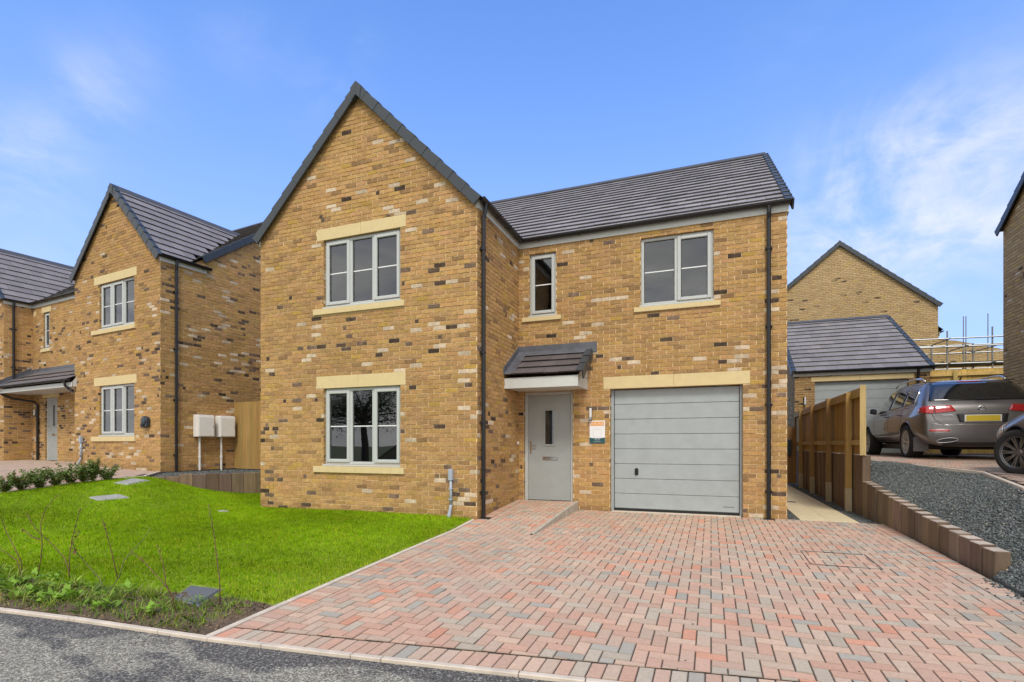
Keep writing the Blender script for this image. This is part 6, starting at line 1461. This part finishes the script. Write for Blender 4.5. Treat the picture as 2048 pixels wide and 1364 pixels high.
# loose stones: one mesh of small broken lumps
OCT_V = np.array([(1, 0, 0), (-1, 0, 0), (0, 1, 0), (0, -1, 0), (0, 0, 1), (0, 0, -1)], float); OCT_F = np.array([(0, 2, 4), (2, 1, 4), (1, 3, 4), (3, 0, 4), (2, 0, 5), (1, 2, 5), (3, 1, 5), (0, 3, 5)])
def lumps(name, P, z, smin, smax, colf, mat, flat=.7):
    n = len(P); s = rng.uniform(smin, smax, n); V = OCT_V[None] * rng.uniform(.55, 1.25, (n, 6, 1)) + rng.normal(0, .16, (n, 6, 3))
    ax = rng.normal(size=(n, 3)); ax /= np.linalg.norm(ax, axis=1, keepdims=True); an = rng.uniform(0, 6.28, n)
    Kx = np.zeros((n, 3, 3)); Kx[:, 0, 1], Kx[:, 0, 2], Kx[:, 1, 0], Kx[:, 1, 2], Kx[:, 2, 0], Kx[:, 2, 1] = -ax[:, 2], ax[:, 1], ax[:, 2], -ax[:, 0], -ax[:, 1], ax[:, 0]
    Rm = np.eye(3)[None] + np.sin(an)[:, None, None] * Kx + (1 - np.cos(an))[:, None, None] * (Kx @ Kx)
    V = np.einsum('nij,nkj->nki', Rm, V) * s[:, None, None]; V[:, :, 2] *= flat; V += np.c_[P, z + s * .28][:, None, :]
    F = (OCT_F[None] + (np.arange(n) * 6)[:, None, None]).reshape(-1, 3)
    return big_mesh(name, V.reshape(-1, 3), F, np.repeat(colf(n), 8, 0), mat)
def chip_col(n):
    c = np.array([.112, .122, .116]) * rng.uniform(.4, 1.85, (n, 1)) * rng.uniform(.93, 1.07, (n, 3))
    return np.where(rng.random((n, 1)) < .015, np.array([[.42, .36, .27]]), c)
def zz(f, P): return np.concatenate([np.atleast_1d(f(P[i:i + 20000, 0], P[i:i + 20000, 1])) for i in range(0, len(P), 20000)])
BV = [(2.515, 3.6), (2.515, 6.25), (SLX(6.3) + .135, 6.34), (SLX(8) + .135, 8), (SLX(10.5) + .135, 10.5), (2.60, 14.0)] + EDGE + [(3.05, 3.7)]
P = scatter(BV, 36000); P = np.r_[P, np.c_[2.5 - np.abs(rng.exponential(.045, 260)), rng.uniform(4.2, 6.3, 260)]]
zb_ = np.where(P[:, 0] < 2.505, drive_z(P[:, 0], P[:, 1]), zz(bank_z, P))
tag(lumps('gravel', P, zb_, .008, .019, chip_col, 'stone_chip'), 'dark grey slate gravel on the bank right of the sleeper wall', 'gravel', kind='stuff')
STR = [(2.195, 9.64), (2.195, 17.6), (2.45, 17.6), (2.45, 9.64)]; P = scatter(STR, 7000); P2 = scatter([(1.18, 9.66), (1.365, 9.66), (1.365, 17.6), (1.18, 17.6)], 2500); P = np.r_[P, P2]
mb = MB(); mb.poly([(2.192, 9.62, -.012), (2.46, 9.62, -.012), (2.46, 18, -.012), (2.192, 18, -.012)]); mb.poly([(1.175, 9.62, -.012), (1.368, 9.62, -.012), (1.368, 18, -.012), (1.175, 18, -.012)]); tag(mb.build('path_margin', 'gravel_base'), kind='structure')
tag(lumps('gravel_strip', P, np.full(len(P), -.012), .007, .016, chip_col, 'stone_chip'), 'narrow dark gravel strips either side of the buff slab path', 'gravel', kind='stuff')
P = scatter(g_poly[:2] + g_poly[2:], 9000); tag(lumps('gravel_margin_stones', P, np.full(len(P), .55), .009, .018, chip_col, 'stone_chip'), 'dark gravel behind the low sleeper wall under the meter boxes', 'gravel', kind='stuff')
P = scatter(SOIL[:9] + [(-8, 2.225)] + SOIL[11:], 5200); tag(lumps('soil_crumbs', P, zz(soil_z, P) - .002, .004, .020, lambda n: np.array([.15, .105, .065]) * rng.uniform(.5, 1.6, (n, 1)), 'soil_clod', .8), 'brown crumbly soil along the road kerb', 'soil', kind='stuff')
P = np.c_[rng.uniform(-7, 2, 900), np.zeros(900)]; P[:, 1] = kerb_y(P[:, 0]) - np.abs(rng.exponential(.10, 900)) - .01
tag(lumps('road_grit', P, road_z(P[:, 0], P[:, 1]), .003, .008, lambda n: np.array([.16, .14, .12]) * rng.uniform(.4, 1.6, (n, 1)), 'stone_chip'), 'loose grit on the tarmac along the kerb', 'grit', kind='stuff')
P = scatter([(-3.2, 3.2), (2.2, 3.7), (2.2, 9.4), (-2, 9.4)], 170); tag(lumps('driveway_grit', P, drive_z(P[:, 0], P[:, 1]), .003, .009, lambda n: np.array([.12, .10, .08]) * rng.uniform(.3, 1.6, (n, 1)), 'stone_chip'), 'scattered crumbs on the block paving', 'grit', kind='stuff')
dry = scatter(SOIL[:7] + [(-6.5, 2.6)] + SOIL[11:], 420); quads, cols = [], []
for x, y in dry:
    z = float(soil_z(x, y)[0]) + .006; a = rng.uniform(0, 6.28); L = rng.uniform(.02, .09); d = Vector((math.cos(a), math.sin(a), rng.uniform(-.05, .25))); quads.append(leaf_quad(Vector((x, y, z)), d, (0, 0, 1), L, rng.uniform(.003, .006))); cols.append(np.array((.33, .25, .13)) * rng.uniform(.6, 1.3))
tag(leaf_mesh('dry_stalks', quads, cols, None), 'dry straw coloured stalks lying on the soil strip', 'straw', kind='stuff')

# what stands across the road and shows only as reflections in the panes
def tree(loc_, h, label, seed):
    r = random.Random(seed); t = thing('tree', label, 'tree', loc_); mb = MB(); tips = []
    mb.tube([(0, 0, -.5), (.05, 0, h * .2), (.0, .1, h * .42)], [.26, .21, .15], 10)
    for k in range(26):
        a = r.uniform(0, 6.28); z0 = h * r.uniform(.34, .50); L = h * r.uniform(.22, .42); e_ = r.uniform(.05, .9); p = Vector((0, 0, z0)); q = p + Vector((math.cos(a), math.sin(a), e_)) * L * .5; s = q + Vector((math.cos(a + r.uniform(-.5, .5)), math.sin(a + r.uniform(-.5, .5)), e_ * .8)) * L * .5
        mb.tube([p, q, s], [.07, .04, .015], 5); tips += [q, (q + s) / 2, s]
    mb.build('trunk', 'bark', t); quads, cols = [], []
    for p in tips:
        for k in range(120):
            c = p + Vector((r.gauss(0, .42), r.gauss(0, .42), r.gauss(0, .34))); quads.append(leaf_quad(c, (r.gauss(0, 1), r.gauss(0, 1), r.gauss(-.2, .7)), (r.gauss(0, .6), r.gauss(0, .6), 1), r.uniform(.09, .16), r.uniform(.05, .09))); b = r.uniform(.6, 1.3); cols.append((.05 * b, .085 * b, .02 * b))
    leaf_mesh('crown', quads, cols, t)
tree((-19.5, -10.5, -.3), 7.5, 'broad leafy tree reflected in the lower gable window', 3)
t = thing('bungalow', 'dark low house with a pitched roof reflected in the lower gable window', 'house', (-24, -22, -3.3), R(12))
mb = MB(); wall(mb, (4.5, 0), (-1, 0), 9, -.3, 2.5, u0=600); gable(mb, (4.5, 0), (-1, 0), [(0, 2.5), (9, 2.5), (4.5, 5.0)], u0=600); wall(mb, (-4.5, 0), (0, -1), 10, -.3, 2.5, u0=620); wall(mb, (4.5, -10), (0, 1), 10, -.3, 2.5, u0=640); mb.build('wall', 'garage_brick', t)
a_ = Vector((-4.5, 0, 2.5)).normalized(); lb = math.hypot(4.8, 2.667)
roof_slope('roof', t, (-4.8, .1, 2.34), (0, -1, 0), (4.8, 0, 2.667), 10.2, lb, .5, .6); roof_slope('roof', t, (4.8, -10.1, 2.34), (0, 1, 0), (-4.8, 0, 2.667), 10.2, lb, .5, .6)
